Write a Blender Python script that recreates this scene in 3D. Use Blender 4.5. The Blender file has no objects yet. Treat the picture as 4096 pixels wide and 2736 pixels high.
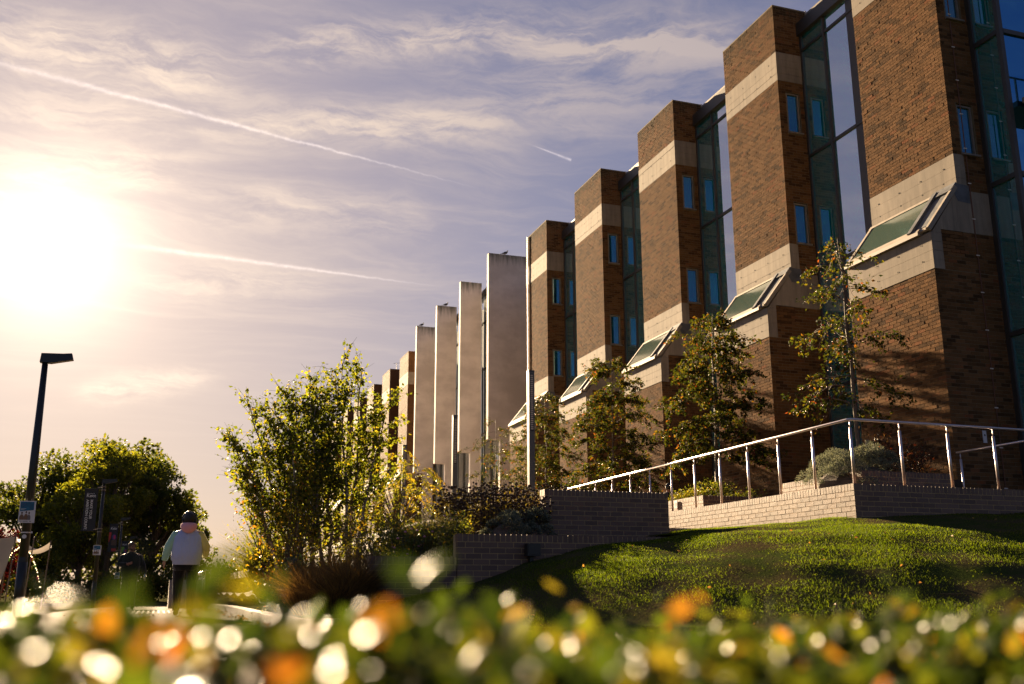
import bpy, math, random
import numpy as np
from mathutils import Vector, Matrix

random.seed(7)
RNG = np.random.default_rng(7)
sc = bpy.context.scene
COL = sc.collection

# ------------------------------------------------------------------ camera
cam_d = bpy.data.cameras.new('camera')
cam = bpy.data.objects.new('camera', cam_d)
COL.objects.link(cam)
CAM_Z = 0.42
CR = ((0.9456013765920103, -0.07632027863541473, -0.31624871803108967),
      (-0.325321150679246, -0.22794222024377703, -0.9177191798971344),
      (-0.002045851418441208, 0.9706789166863314, -0.24037107811178857))
cam.matrix_world = Matrix.Translation((0, 0, CAM_Z)) @ Matrix(CR).to_4x4()
cam_d.sensor_width = 36.0
cam_d.lens = 4010.0 / 4096.0 * 36.0
cam_d.clip_start = 0.05
cam_d.clip_end = 6000.0
cam_d.dof.use_dof = True
cam_d.dof.focus_distance = 19.5
cam_d.dof.aperture_fstop = 2.0
cam_d.dof.aperture_blades = 0
sc.camera = cam

# ------------------------------------------------------------------ light
SUN_AZ = math.radians(-6.9)
SUN_EL = math.radians(17.4)
SUN_DIR = Vector((math.sin(SUN_AZ) * math.cos(SUN_EL), math.cos(SUN_AZ) * math.cos(SUN_EL), math.sin(SUN_EL)))
sun_d = bpy.data.lights.new('sun', 'SUN')
sun_d.energy = 5.0
sun_d.angle = math.radians(0.6)
sun_d.color = (1.0, 0.73, 0.44)
sun_o = bpy.data.objects.new('sun', sun_d)
sun_o.rotation_euler = SUN_DIR.to_track_quat('Z', 'Y').to_euler()
sun_o.location = (0, 0, 40)
COL.objects.link(sun_o)

vs = sc.view_settings
vs.view_transform = 'Standard'
vs.look = 'None'
vs.exposure = 2.6
vs.gamma = 1.0
vs.use_curve_mapping = False
sc.render.engine = 'CYCLES'
sc.cycles.use_denoising = True
try:
    sc.cycles.denoiser = 'OPENIMAGEDENOISE'
except Exception:
    pass
sc.cycles.max_bounces = 6
sc.cycles.diffuse_bounces = 3
sc.cycles.glossy_bounces = 3
sc.cycles.transmission_bounces = 3
sc.cycles.transparent_max_bounces = 6
sc.cycles.sample_clamp_indirect = 6.0
sc.cycles.caustics_reflective = False
sc.cycles.caustics_refractive = False

# ------------------------------------------------------------------ node helpers
class NT:
    """tiny helper round a node tree"""
    def __init__(self, tree):
        self.t = tree
        tree.nodes.clear()
    def n(self, typ, **kw):
        nd = self.t.nodes.new(typ)
        for k, v in kw.items():
            setattr(nd, k, v)
        return nd
    def l(self, a, b):
        self.t.links.new(a, b)
    def val(self, sock, v):
        if hasattr(v, 'is_linked') or isinstance(v, bpy.types.NodeSocket):
            self.t.links.new(v, sock)
        else:
            sock.default_value = v
    def math(self, op, a, b=0.0, c=None, clamp=False):
        nd = self.n('ShaderNodeMath', operation=op, use_clamp=clamp)
        self.val(nd.inputs[0], a)
        if len(nd.inputs) > 1:
            self.val(nd.inputs[1], b)
        if c is not None:
            self.val(nd.inputs[2], c)
        return nd.outputs[0]
    def vmath(self, op, a, b=(0, 0, 0)):
        nd = self.n('ShaderNodeVectorMath', operation=op)
        self.val(nd.inputs[0], a)
        if op == 'SCALE':
            self.val(nd.inputs['Scale'], b)
        else:
            self.val(nd.inputs[1], b)
        return nd.outputs['Value'] if op in ('DOT_PRODUCT', 'LENGTH', 'DISTANCE') else nd.outputs[0]
    def mix(self, fac, a, b, blend='MIX'):
        nd = self.n('ShaderNodeMix', data_type='RGBA', blend_type=blend)
        self.val(nd.inputs[0], fac)
        self.val(nd.inputs[6], a)
        self.val(nd.inputs[7], b)
        return nd.outputs[2]
    def maprange(self, v, a, b, c=0.0, d=1.0, smooth=True):
        nd = self.n('ShaderNodeMapRange', interpolation_type='SMOOTHSTEP' if smooth else 'LINEAR')
        self.val(nd.inputs[0], v)
        nd.inputs[1].default_value = a
        nd.inputs[2].default_value = b
        nd.inputs[3].default_value = c
        nd.inputs[4].default_value = d
        return nd.outputs[0]
    def noise(self, vec, scale=5.0, detail=4.0, rough=0.55, dist=0.0):
        nd = self.n('ShaderNodeTexNoise')
        if vec is not None:
            self.l(vec, nd.inputs['Vector'])
        nd.inputs['Scale'].default_value = scale
        nd.inputs['Detail'].default_value = detail
        nd.inputs['Roughness'].default_value = rough
        nd.inputs['Distortion'].default_value = dist
        return nd.outputs['Fac']
    def mapping(self, vec, loc=(0, 0, 0), rot=(0, 0, 0), scale=(1, 1, 1)):
        nd = self.n('ShaderNodeMapping')
        self.l(vec, nd.inputs[0])
        nd.inputs[1].default_value = loc
        nd.inputs[2].default_value = rot
        nd.inputs[3].default_value = scale
        return nd.outputs[0]
    def ramp(self, fac, stops):
        nd = self.n('ShaderNodeValToRGB')
        self.val(nd.inputs[0], fac)
        el = nd.color_ramp.elements
        while len(el) > 1:
            el.remove(el[-1])
        el[0].position = stops[0][0]
        el[0].color = tuple(stops[0][1]) + (1,)
        for p, c in stops[1:]:
            e = el.new(p)
            e.color = tuple(c) + (1,)
        return nd.outputs[0]

# ------------------------------------------------------------------ sky
def build_world():
    w = bpy.data.worlds.new('World')
    sc.world = w
    w.use_nodes = True
    T = NT(w.node_tree)
    out = T.n('ShaderNodeOutputWorld')
    bg = T.n('ShaderNodeBackground')
    sky = T.n('ShaderNodeTexSky', sky_type='NISHITA')
    sky.sun_disc = False
    sky.sun_elevation = SUN_EL
    sky.sun_rotation = SUN_AZ
    sky.altitude = 60
    sky.air_density = 1.0
    sky.dust_density = 1.0
    sky.ozone_density = 2.5
    tc = T.n('ShaderNodeTexCoord')
    d = tc.outputs['Generated']
    sep = T.n('ShaderNodeSeparateXYZ')
    T.l(d, sep.inputs[0])
    z = T.math('MAXIMUM', sep.outputs[2], 0.02)
    base = T.mix(1.0, sky.outputs[0], (0.385, 0.345, 0.43, 1), 'MULTIPLY')
    # high thin veil evens out the brightest part of the clear-sky model
    lum = T.math('MAXIMUM', T.vmath('DOT_PRODUCT', base, (0.3, 0.5, 0.2)), 0.0)
    base = T.vmath('SCALE', base, T.math('DIVIDE', 1.0, T.math('ADD', 1.0, T.math('DIVIDE', lum, 1.3))))
    # aureole of thin high cloud round the sun
    cosang = T.vmath('DOT_PRODUCT', d, tuple(SUN_DIR))
    ang = T.math('ARCCOSINE', T.math('MINIMUM', cosang, 0.99999))
    # cloud plane coordinates
    inv = T.math('DIVIDE', 1.0, z)
    comb = T.n('ShaderNodeCombineXYZ')
    T.l(T.math('MULTIPLY', sep.outputs[0], inv), comb.inputs[0])
    T.l(T.math('MULTIPLY', sep.outputs[1], inv), comb.inputs[1])
    pl = comb.outputs[0]
    # wisps combed out by the wind, softly warped
    warp = T.n('ShaderNodeTexNoise'); warp.inputs['Scale'].default_value = 1.1; warp.inputs['Detail'].default_value = 5
    T.l(pl, warp.inputs['Vector'])
    wv = T.vmath('SCALE', T.vmath('SUBTRACT', warp.outputs['Color'], (0.5, 0.5, 0.5)), 0.8)
    pw = T.vmath('ADD', pl, wv)
    m1 = T.mapping(pw, loc=(1.3, 0.4, 0), rot=(0, 0, math.radians(12)), scale=(0.55, 1.9, 1))
    n1 = T.noise(m1, 1.3, 10, 0.62, 0.3)
    m2 = T.mapping(pw, loc=(4.1, 2.2, 0), rot=(0, 0, math.radians(-10)), scale=(0.7, 3.4, 1))
    n2 = T.noise(m2, 2.6, 10, 0.66, 0.5)
    c1 = T.maprange(n1, 0.44, 0.72)
    c2 = T.maprange(n2, 0.46, 0.78)
    thin = T.math('MULTIPLY', T.math('ADD', T.math('MULTIPLY', c1, 0.36), T.math('MULTIPLY', c2, 0.18)), T.maprange(z, 0.16, 0.34, 0.15, 1.0))
    # the denser banks of cirrus
    dwarp = T.n('ShaderNodeTexNoise'); dwarp.inputs['Scale'].default_value = 6.0; dwarp.inputs['Detail'].default_value = 6; dwarp.inputs['Roughness'].default_value = 0.6
    T.l(d, dwarp.inputs['Vector'])
    dd = T.vmath('ADD', d, T.vmath('SCALE', T.vmath('SUBTRACT', dwarp.outputs['Color'], (0.5, 0.5, 0.5)), 0.055))
    banks = 0.0
    for (a_, b_, w_, s_) in BANKS:
        a_ = Vector(a_).normalized(); b_ = Vector(b_).normalized()
        nrm = a_.cross(b_).normalized(); mid = (a_ + b_).normalized()
        half = math.acos(max(-1, min(1, a_.dot(mid)))); al = (b_ - b_.dot(mid) * mid).normalized()
        dist = T.math('DIVIDE', T.vmath('DOT_PRODUCT', dd, tuple(nrm)), w_)
        sx = T.math('DIVIDE', T.vmath('DOT_PRODUCT', dd, tuple(al)), math.sin(half))
        pr = T.math('EXPONENT', T.math('MULTIPLY', T.math('ADD', T.math('POWER', T.math('ABSOLUTE', dist), 2.0), T.math('POWER', T.math('ABSOLUTE', sx), 4.0)), -1.0))
        pr = T.math('MULTIPLY', pr, T.maprange(T.vmath('DOT_PRODUCT', d, tuple(mid)), 0.3, 0.6))
        banks = T.math('ADD', T.math('MULTIPLY', pr, s_), banks)
    fea = T.noise(T.mapping(dd, rot=(0, math.radians(7), 0), scale=(4.5, 4.5, 24)), 2.2, 10, 0.66, 0.5)
    banks = T.math('MULTIPLY', banks, T.maprange(fea, 0.34, 0.68, 0.05, 1.4))
    cl = T.math('ADD', thin, banks)
    cl = T.math('MULTIPLY', cl, T.maprange(z, 0.05, 0.20, 0.35, 1.0))
    cl = T.math('MINIMUM', cl, 1.0)
    # cirrus is lit through from behind: brighter towards the sun
    near = T.math('POWER', T.maprange(ang, 0.9, 0.0, 0.0, 1.0, False), 1.5)
    ccol = T.mix(near, (0.86, 0.72, 0.70, 1), (1.6, 1.25, 0.95, 1))
    ccol = T.vmath('SCALE', ccol, SKY['cloud'])
    col = T.mix(T.math('MULTIPLY', cl, 0.75), base, ccol)
    # general thin veil
    g1 = T.math('MULTIPLY', T.math('EXPONENT', T.math('DIVIDE', ang, -0.040)), SKY['core'])
    g2 = T.math('MULTIPLY', T.math('EXPONENT', T.math('DIVIDE', ang, -0.25)), SKY['glow'])
    # hazy air low in the sunward sky
    g3 = T.math('MULTIPLY', T.math('MULTIPLY', T.math('EXPONENT', T.math('DIVIDE', ang, -0.55)), T.math('EXPONENT', T.math('DIVIDE', z, -0.21))), SKY['haze'])
    g2 = T.math('ADD', g2, g3)
    glowtex = T.math('ADD', 0.85, T.math('MULTIPLY', cl, 0.4))
    gl = T.math('ADD', g1, T.math('MULTIPLY', g2, glowtex))
    glow = T.vmath('SCALE', (1.0, 0.79, 0.56), gl)
    col = T.vmath('ADD', col, glow)
    # condensation trails: great-circle bands, each between two directions
    def trail(a, b, width, fadein, strength, wob):
        nonlocal col
        a = Vector(a).normalized(); b = Vector(b).normalized()
        nrm = a.cross(b).normalized()
        mid = (a + b).normalized()
        half = math.acos(max(-1, min(1, a.dot(mid))))
        along = (b - b.dot(mid) * mid).normalized()
        dist = T.vmath('DOT_PRODUCT', d, tuple(nrm))
        nz = T.noise(d, 70.0, 5, 0.7)
        dist = T.math('ADD', dist, T.math('MULTIPLY', T.math('SUBTRACT', nz, 0.5), wob))
        s = T.math('DIVIDE', T.vmath('DOT_PRODUCT', d, tuple(along)), math.sin(half))   # -1..1
        front = T.maprange(T.vmath('DOT_PRODUCT', d, tuple(mid)), 0.0, 0.1)
        wid = T.math('MAXIMUM', T.math('MULTIPLY_ADD', s, -width * 0.42, width * 0.58), width * 0.12)
        prof = T.math('EXPONENT', T.math('MULTIPLY', T.math('POWER', T.math('DIVIDE', T.math('ABSOLUTE', dist), wid), 2.0), -1.0))
        ends = T.math('MULTIPLY', T.maprange(s, -1.0 - fadein[0], -1.0 + fadein[0]), T.maprange(s, 1.0 + 0.02, 1.0 - fadein[1]))
        br = T.math('MULTIPLY', T.math('MULTIPLY', prof, ends), front)
        br = T.math('MULTIPLY', br, T.math('MULTIPLY_ADD', T.noise(d, 160.0, 4, 0.65), 1.6, 0.1))
        br = T.math('MULTIPLY', br, strength)
        col = T.vmath('ADD', col, T.vmath('SCALE', tuple(c * SKY['trail'] for c in (1.25, 1.05, 0.92)), br))
    trail((-0.162, 0.882, 0.442), (0.292, 0.878, 0.379), 0.0024, (0.5, 0.9), 1.0, 0.005)
    trail((-0.035, 0.952, 0.312), (0.262, 0.921, 0.291), 0.0024, (0.25, 0.9), 0.9, 0.0035)
    trail((0.352, 0.842, 0.409), (0.309, 0.850, 0.424), 0.0012, (0.02, 0.9), 0.9, 0.0005)
    trail((-0.165, 0.925, 0.343), (-0.132, 0.934, 0.333), 0.0022, (0.3, 0.5), 0.4, 0.001)
    T.l(col, bg.inputs['Color'])
    bg.inputs['Strength'].default_value = SKY['strength']
    T.l(bg.outputs[0], out.inputs[0])

BANKS = [
    ((-0.211, 0.864, 0.458), (0.041, 0.886, 0.463), 0.030, 0.75), ((0.054, 0.870, 0.490), (0.259, 0.817, 0.516), 0.020, 0.75), ((0.231, 0.826, 0.514), (0.496, 0.719, 0.486), 0.026, 0.8),
    ((0.029, 0.905, 0.423), (0.285, 0.855, 0.433), 0.020, 0.75), ((0.218, 0.857, 0.467), (0.484, 0.757, 0.440), 0.030, 0.40), ((-0.178, 0.918, 0.354), (-0.006, 0.926, 0.378), 0.022, 0.6),
    ((-0.004, 0.936, 0.352), (0.233, 0.905, 0.357), 0.020, 0.45), ((-0.078, 0.982, 0.175), (0.031, 0.978, 0.208), 0.012, 0.6), ((-0.045, 0.958, 0.282), (0.139, 0.946, 0.292), 0.014, 0.45),
    ((-0.193, 0.894, 0.404), (0.022, 0.908, 0.419), 0.018, 0.4)]
SKY = dict(strength=0.05, cloud=1.9, core=8.0, glow=1.55, haze=2.9, trail=0.9)
build_world()
# ------------------------------------------------------------------ mesh helpers
def obj_from(name, verts, faces, mat=None, parent=None, smooth=False):
    me = bpy.data.meshes.new(name)
    me.from_pydata(verts, [], faces)
    me.update()
    if mat is not None:
        me.materials.append(mat)
    if smooth:
        me.polygons.foreach_set('use_smooth', [True] * len(me.polygons))
    o = bpy.data.objects.new(name, me)
    COL.objects.link(o)
    if parent is not None:
        adopt(o, parent)
    return o

def adopt(o, parent):
    o.parent = parent
    o.matrix_parent_inverse = WM[parent.name].inverted() if parent.name in WM else Matrix.Identity(4)

WM = {}
def empty(name, loc=(0, 0, 0)):
    e = bpy.data.objects.new(name, None)
    e.empty_display_size = 0.2
    e.location = loc
    COL.objects.link(e)
    WM[e.name] = Matrix.Translation(loc)
    return e

def tag(o, label=None, cat=None, group=None, kind=None):
    if label: o['label'] = label
    if cat: o['category'] = cat
    if group: o['group'] = group
    if kind: o['kind'] = kind
    return o

def thing(name, label, cat, loc=(0, 0, 0), group=None):
    return tag(empty(name, loc), label, cat, group)

class MB:
    def __init__(self):
        self.v = []; self.f = []
    def add(self, verts, faces):
        b = len(self.v)
        self.v += [tuple(p) for p in verts]
        self.f += [tuple(b + i for i in f) for f in faces]
        return self
    def box(self, x0, x1, y0, y1, z0, z1):
        return self.add([(x0, y0, z0), (x1, y0, z0), (x1, y1, z0), (x0, y1, z0), (x0, y0, z1), (x1, y0, z1), (x1, y1, z1), (x0, y1, z1)],
                        [(3, 2, 1, 0), (4, 5, 6, 7), (0, 1, 5, 4), (1, 2, 6, 5), (2, 3, 7, 6), (3, 0, 4, 7)])
    def bar(self, a, b, w, h, up=(0, 0, 1)):
        a = Vector(a); b = Vector(b); d = (b - a).normalized(); u = Vector(up)
        s = d.cross(u)
        if s.length < 1e-4: s = d.cross(Vector((1, 0, 0)))
        s.normalize(); u = s.cross(d)
        s = s * w / 2; u = u * h / 2
        vs_ = [a - s - u, a + s - u, a + s + u, a - s + u, b - s - u, b + s - u, b + s + u, b - s + u]
        return self.add(vs_, [(0, 1, 2, 3), (7, 6, 5, 4), (0, 4, 5, 1), (1, 5, 6, 2), (2, 6, 7, 3), (3, 7, 4, 0)])
    def tube(self, pts, rad, n=8, cap=True):
        pts = [Vector(p) for p in pts]
        if not hasattr(rad, '__len__'): rad = [rad] * len(pts)
        rings = []
        prev = None
        for i, p in enumerate(pts):
            d = (pts[min(i + 1, len(pts) - 1)] - pts[max(i - 1, 0)])
            if d.length < 1e-7: d = Vector((0, 0, 1))
            d.normalize()
            if prev is None:
                s = d.cross(Vector((0, 0, 1)))
                if s.length < 1e-3: s = Vector((1, 0, 0))
            else:
                s = prev - d * prev.dot(d)
                if s.length < 1e-4: s = d.cross(Vector((0, 0, 1)))
            s.normalize(); prev = s
            u = d.cross(s)
            rings.append([p + (s * math.cos(t) + u * math.sin(t)) * rad[i] for t in [2 * math.pi * k / n for k in range(n)]])
        vs_ = [q for r in rings for q in r]
        fs = []
        for i in range(len(rings) - 1):
            for k in range(n):
                fs.append((i * n + k, i * n + (k + 1) % n, (i + 1) * n + (k + 1) % n, (i + 1) * n + k))
        if cap:
            fs.append(tuple(range(n - 1, -1, -1)))
            fs.append(tuple((len(rings) - 1) * n + k for k in range(n)))
        return self.add(vs_, fs)
    def prism(self, poly, axis, a, b):
        """poly: list of 2-D points in the plane across axis ('y': (x,z), 'x': (y,z), 'z': (x,y)), extruded a..b"""
        def P(p, t):
            return (p[0], t, p[1]) if axis == 'y' else (t, p[0], p[1]) if axis == 'x' else (p[0], p[1], t)
        n = len(poly)
        vs_ = [P(p, a) for p in poly] + [P(p, b) for p in poly]
        fs = [tuple(range(n)), tuple(range(2 * n - 1, n - 1, -1))]
        for i in range(n):
            j = (i + 1) % n
            fs.append((i, i + n, j + n, j))
        return self.add(vs_, fs)
    def disc(self, c, r, nrm, n=12):
        c = Vector(c); nrm = Vector(nrm).normalized()
        s = nrm.orthogonal().normalized(); u = nrm.cross(s)
        return self.add([c + (s * math.cos(2 * math.pi * k / n) + u * math.sin(2 * math.pi * k / n)) * r for k in range(n)], [tuple(range(n))])
    def ball(self, c, r, seg=8, rings=6, sx=1, sy=1, sz=1):
        c = Vector(c); vs_ = [c + Vector((0, 0, r * sz))]; fs = []
        for i in range(1, rings):
            th = math.pi * i / rings
            for k in range(seg):
                ph = 2 * math.pi * k / seg
                vs_.append(c + Vector((r * sx * math.sin(th) * math.cos(ph), r * sy * math.sin(th) * math.sin(ph), r * sz * math.cos(th))))
        vs_.append(c - Vector((0, 0, r * sz)))
        for k in range(seg):
            fs.append((0, 1 + k, 1 + (k + 1) % seg))
            for i in range(rings - 2):
                a = 1 + i * seg
                fs.append((a + k, a + seg + k, a + seg + (k + 1) % seg, a + (k + 1) % seg))
            fs.append((len(vs_) - 1, 1 + (rings - 2) * seg + (k + 1) % seg, 1 + (rings - 2) * seg + k))
        return self.add(vs_, fs)
    def build(self, name, mat=None, parent=None, smooth=False):
        me = bpy.data.meshes.new(name)
        me.from_pydata(self.v, [], self.f)
        me.update()
        import bmesh
        bm = bmesh.new(); bm.from_mesh(me)
        bmesh.ops.recalc_face_normals(bm, faces=bm.faces)
        bm.to_mesh(me); bm.free()
        if mat is not None: me.materials.append(mat)
        if smooth: me.polygons.foreach_set('use_smooth', [True] * len(me.polygons))
        o = bpy.data.objects.new(name, me)
        COL.objects.link(o)
        if parent is not None: adopt(o, parent)
        return o

def fast_mesh(name, verts, quads=None, tris=None, mat=None, parent=None, attrs=None, smooth=False):
    """numpy arrays -> mesh; verts (N,3), quads (M,4) and/or tris (K,3)"""
    me = bpy.data.meshes.new(name)
    verts = np.asarray(verts, dtype=np.float32)
    me.vertices.add(len(verts))
    me.vertices.foreach_set('co', verts.ravel())
    loops = []; starts = []; totals = []; off = 0
    for arr, k in ((quads, 4), (tris, 3)):
        if arr is not None and len(arr):
            arr = np.asarray(arr, dtype=np.int32)
            loops.append(arr.ravel())
            starts.append(off + np.arange(len(arr), dtype=np.int32) * k)
            totals.append(np.full(len(arr), k, dtype=np.int32))
            off += arr.size
    loops = np.concatenate(loops); starts = np.concatenate(starts)
    me.loops.add(len(loops)); me.loops.foreach_set('vertex_index', loops)
    me.polygons.add(len(starts)); me.polygons.foreach_set('loop_start', starts)
    me.polygons.foreach_set('use_smooth', np.full(len(starts), bool(smooth)))
    for an, av in (attrs or {}).items():
        a = me.attributes.new(an, 'FLOAT', 'POINT')
        a.data.foreach_set('value', np.asarray(av, dtype=np.float32))
    me.update(calc_edges=True)
    if mat is not None: me.materials.append(mat)
    o = bpy.data.objects.new(name, me)
    COL.objects.link(o)
    if parent is not None: adopt(o, parent)
    return o

# ------------------------------------------------------------------ materials
MATS = {}
def new_mat(name):
    m = bpy.data.materials.new(name)
    m.use_nodes = True
    T = NT(m.node_tree)
    out = T.n('ShaderNodeOutputMaterial')
    MATS[name] = m
    return m, T, out

def bsdf(T, out, **kw):
    p = T.n('ShaderNodeBsdfPrincipled')
    for k, v in kw.items():
        k = {'color': 'Base Color', 'rough': 'Roughness', 'metal': 'Metallic', 'spec': 'Specular IOR Level', 'ior': 'IOR', 'normal': 'Normal',
             'sheen': 'Sheen Weight', 'coat': 'Coat Weight'}.get(k, k)
        T.val(p.inputs[k], v)
    T.l(p.outputs[0], out.inputs[0])
    return p

def bump(T, h, strength=0.3, dist=0.01):
    b = T.n('ShaderNodeBump')
    b.inputs['Strength'].default_value = strength
    b.inputs['Distance'].default_value = dist
    T.l(h, b.inputs['Height'])
    return b.outputs[0]

def c4(c): return tuple(c) + (1,)

def mat_plain(name, color, rough=0.6, metal=0.0, var=0.12, scale=6.0, spec=0.5, bumpy=0.0):
    m, T, out = new_mat(name)
    tc = T.n('ShaderNodeTexCoord')
    nz = T.noise(tc.outputs['Object'], scale, 5, 0.6)
    col = T.mix(T.maprange(nz, 0.3, 0.7), c4([c * (1 - var) for c in color]), c4([min(1, c * (1 + var)) for c in color]))
    kw = dict(color=col, rough=T.math('MULTIPLY_ADD', nz, 0.2, rough - 0.1), metal=metal, spec=spec)
    if bumpy: kw['normal'] = bump(T, T.noise(tc.outputs['Object'], scale * 8, 4), bumpy)
    bsdf(T, out, **kw)
    return m

def obj_rand(T):
    """a random number for each brick, whether it is its own object or an island of a joined mesh"""
    oi = T.n('ShaderNodeObjectInfo')
    ge = T.n('ShaderNodeNewGeometry')
    return T.math('FRACT', T.math('ADD', oi.outputs['Random'], ge.outputs['Random Per Island']))

def mat_brick(name, stops, rough=0.8, nz_amt=0.35, bmp=0.6, spec=0.35):
    m, T, out = new_mat(name)
    ge = T.n('ShaderNodeNewGeometry')
    pos = ge.outputs['Position']
    r = obj_rand(T)
    col = T.ramp(r, stops)
    n1 = T.noise(pos, 28.0, 6, 0.65)
    n2 = T.noise(pos, 1.1, 4, 0.6)
    col = T.mix(nz_amt, col, T.mix(n1, (0.05, 0.035, 0.025, 1), (0.62, 0.42, 0.27, 1)), 'OVERLAY')
    col = T.mix(T.maprange(n2, 0.5, 0.8, 0.0, 0.45), col, T.mix(1.0, col, (0.55, 0.5, 0.45, 1), 'MULTIPLY'))
    sepz = T.n('ShaderNodeSeparateXYZ'); T.l(pos, sepz.inputs[0])
    strk = T.noise(T.mapping(pos, scale=(5.0, 5.0, 0.3)), 1.6, 5, 0.62)
    # soot and algae where rain runs from the parapet, and streaks lower down
    wet = T.math('ADD', T.maprange(sepz.outputs[2], 15.3, 16.4, 0.0, 0.9, False), T.math('MULTIPLY', T.math('SUBTRACT', strk, 0.5), 1.6))
    col = T.mix(T.maprange(wet, 0.30, 0.95, 0.0, 0.7), col, (0.028, 0.026, 0.014, 1))
    nrm = bump(T, T.noise(pos, 60.0, 5, 0.7), bmp, 0.006)
    bsdf(T, out, color=col, rough=rough, normal=nrm, spec=spec)
    return m

def mat_mortar(name, color):
    m, T, out = new_mat(name)
    ge = T.n('ShaderNodeNewGeometry')
    n1 = T.noise(ge.outputs['Position'], 9.0, 5, 0.6)
    col = T.mix(n1, c4([c * 0.6 for c in color]), c4([c * 1.3 for c in color]))
    bsdf(T, out, color=col, rough=0.95, normal=bump(T, T.noise(ge.outputs['Position'], 120.0, 3), 0.5, 0.004))
    return m

def mat_concrete(name, color, dark=0.35, board=True, scale=1.0):
    m, T, out = new_mat(name)
    ge = T.n('ShaderNodeNewGeometry')
    pos = ge.outputs['Position']
    big = T.noise(pos, 0.9 * scale, 6, 0.65)
    fine = T.noise(pos, 18.0, 6, 0.7)
    streak = T.noise(T.mapping(pos, scale=(3.5, 3.5, 0.35)), 2.0, 5, 0.6)
    grain = T.noise(T.mapping(pos, scale=(30, 1.6, 30)), 3.0, 4, 0.6)
    f = T.math('ADD', T.math('MULTIPLY', big, 0.5), T.math('MULTIPLY', streak, 0.5))
    col = T.mix(T.maprange(f, 0.36, 0.66), c4([c * (1 - dark) for c in color]), c4(color))
    col = T.mix(T.maprange(fine, 0.35, 0.7, 0.0, 0.35), col, c4([c * 0.7 for c in color]))
    isl = ge.outputs['Random Per Island']
    col = T.mix(T.math('MULTIPLY', isl, 0.35), col, c4([c * 0.66 for c in color]))
    run_ = T.noise(T.mapping(pos, scale=(6.0, 6.0, 0.5)), 1.7, 4, 0.6)
    col = T.mix(T.maprange(run_, 0.54, 0.78, 0.0, 0.6), col, c4([c * 0.38 for c in color]))
    pits = T.n('ShaderNodeTexVoronoi'); pits.inputs['Scale'].default_value = 14.0
    T.l(pos, pits.inputs['Vector'])
    pit = T.maprange(pits.outputs['Distance'], 0.05, 0.12, 0.0, 1.0)
    h = T.math('ADD', T.math('MULTIPLY', fine, 0.5), T.math('MULTIPLY', pit, 0.4))
    if board: h = T.math('ADD', h, T.math('MULTIPLY', grain, 0.8))
    bsdf(T, out, color=col, rough=0.85, normal=bump(T, h, 0.22, 0.004), spec=0.4)
    return m

def mat_fin():
    m, T, out = new_mat('fin_concrete')
    ge = T.n('ShaderNodeNewGeometry')
    pos = ge.outputs['Position']
    sep = T.n('ShaderNodeSeparateXYZ'); T.l(pos, sep.inputs[0])
    big = T.noise(pos, 0.6, 6, 0.6)
    hor = T.noise(T.mapping(pos, scale=(0.5, 0.5, 0.9)), 1.3, 5, 0.6)
    col = T.mix(T.maprange(T.math('ADD', T.math('MULTIPLY', big, 0.5), T.math('MULTIPLY', hor, 0.5)), 0.38, 0.62), (0.60, 0.53, 0.48, 1), (0.78, 0.70, 0.64, 1))
    # algae and dirt running down from the exposed top
    st = T.noise(T.mapping(pos, scale=(4.5, 4.5, 0.28)), 2.0, 5, 0.65)
    topd = T.math('ADD', T.maprange(sep.outputs[2], 16.1, 17.5, 0.0, 1.0, False), T.math('MULTIPLY', T.math('SUBTRACT', st, 0.5), 1.3))
    col = T.mix(T.maprange(topd, 0.45, 1.1, 0.0, 0.85), col, (0.07, 0.075, 0.04, 1))
    sp = T.noise(pos, 7.0, 4, 0.7)
    col = T.mix(T.maprange(sp, 0.66, 0.8, 0.0, 0.35), col, (0.2, 0.16, 0.13, 1))
    bsdf(T, out, color=col, rough=0.8, normal=bump(T, T.noise(pos, 25.0, 5), 0.25, 0.005))
    return m

def mat_glass(name, body, refl, amt, rough=0.01):
    m, T, out = new_mat(name)
    g = T.n('ShaderNodeBsdfGlossy'); g.inputs['Roughness'].default_value = rough
    g.inputs['Color'].default_value = c4(refl)
    p = T.n('ShaderNodeBsdfPrincipled')
    p.inputs['Base Color'].default_value = c4(body); p.inputs['Roughness'].default_value = 0.06
    lw = T.n('ShaderNodeLayerWeight'); lw.inputs['Blend'].default_value = 0.35
    ge = T.n('ShaderNodeNewGeometry')
    # panes are never quite flat
    nb = bump(T, T.noise(ge.outputs['Position'], 0.8, 2), 0.02, 0.05)
    T.l(nb, g.inputs['Normal'])
    mx = T.n('ShaderNodeMixShader')
    T.l(T.math('MULTIPLY_ADD', lw.outputs['Fresnel'], 0.5, amt, clamp=True), mx.inputs[0])
    T.l(p.outputs[0], mx.inputs[1]); T.l(g.outputs[0], mx.inputs[2])
    T.l(mx.outputs[0], out.inputs[0])
    return m

def mat_leaf(name, stops, trans=0.45, rough=0.45, spec=0.5, tboost=1.6, twarm=(1.15, 1.0, 0.35)):
    m, T, out = new_mat(name)
    at = T.n('ShaderNodeAttribute'); at.attribute_name = 'tint'
    col = T.ramp(at.outputs['Fac'], stops)
    p = T.n('ShaderNodeBsdfPrincipled')
    T.l(col, p.inputs['Base Color']); p.inputs['Roughness'].default_value = rough
    p.inputs['Specular IOR Level'].default_value = spec
    t = T.n('ShaderNodeBsdfTranslucent')
    T.l(T.mix(1.0, col, tuple(c * tboost for c in twarm) + (1,), 'MULTIPLY'), t.inputs['Color'])
    mx = T.n('ShaderNodeMixShader'); mx.inputs[0].default_value = trans
    T.l(p.outputs[0], mx.inputs[1]); T.l(t.outputs[0], mx.inputs[2])
    T.l(mx.outputs[0], out.inputs[0])
    return m

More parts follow.
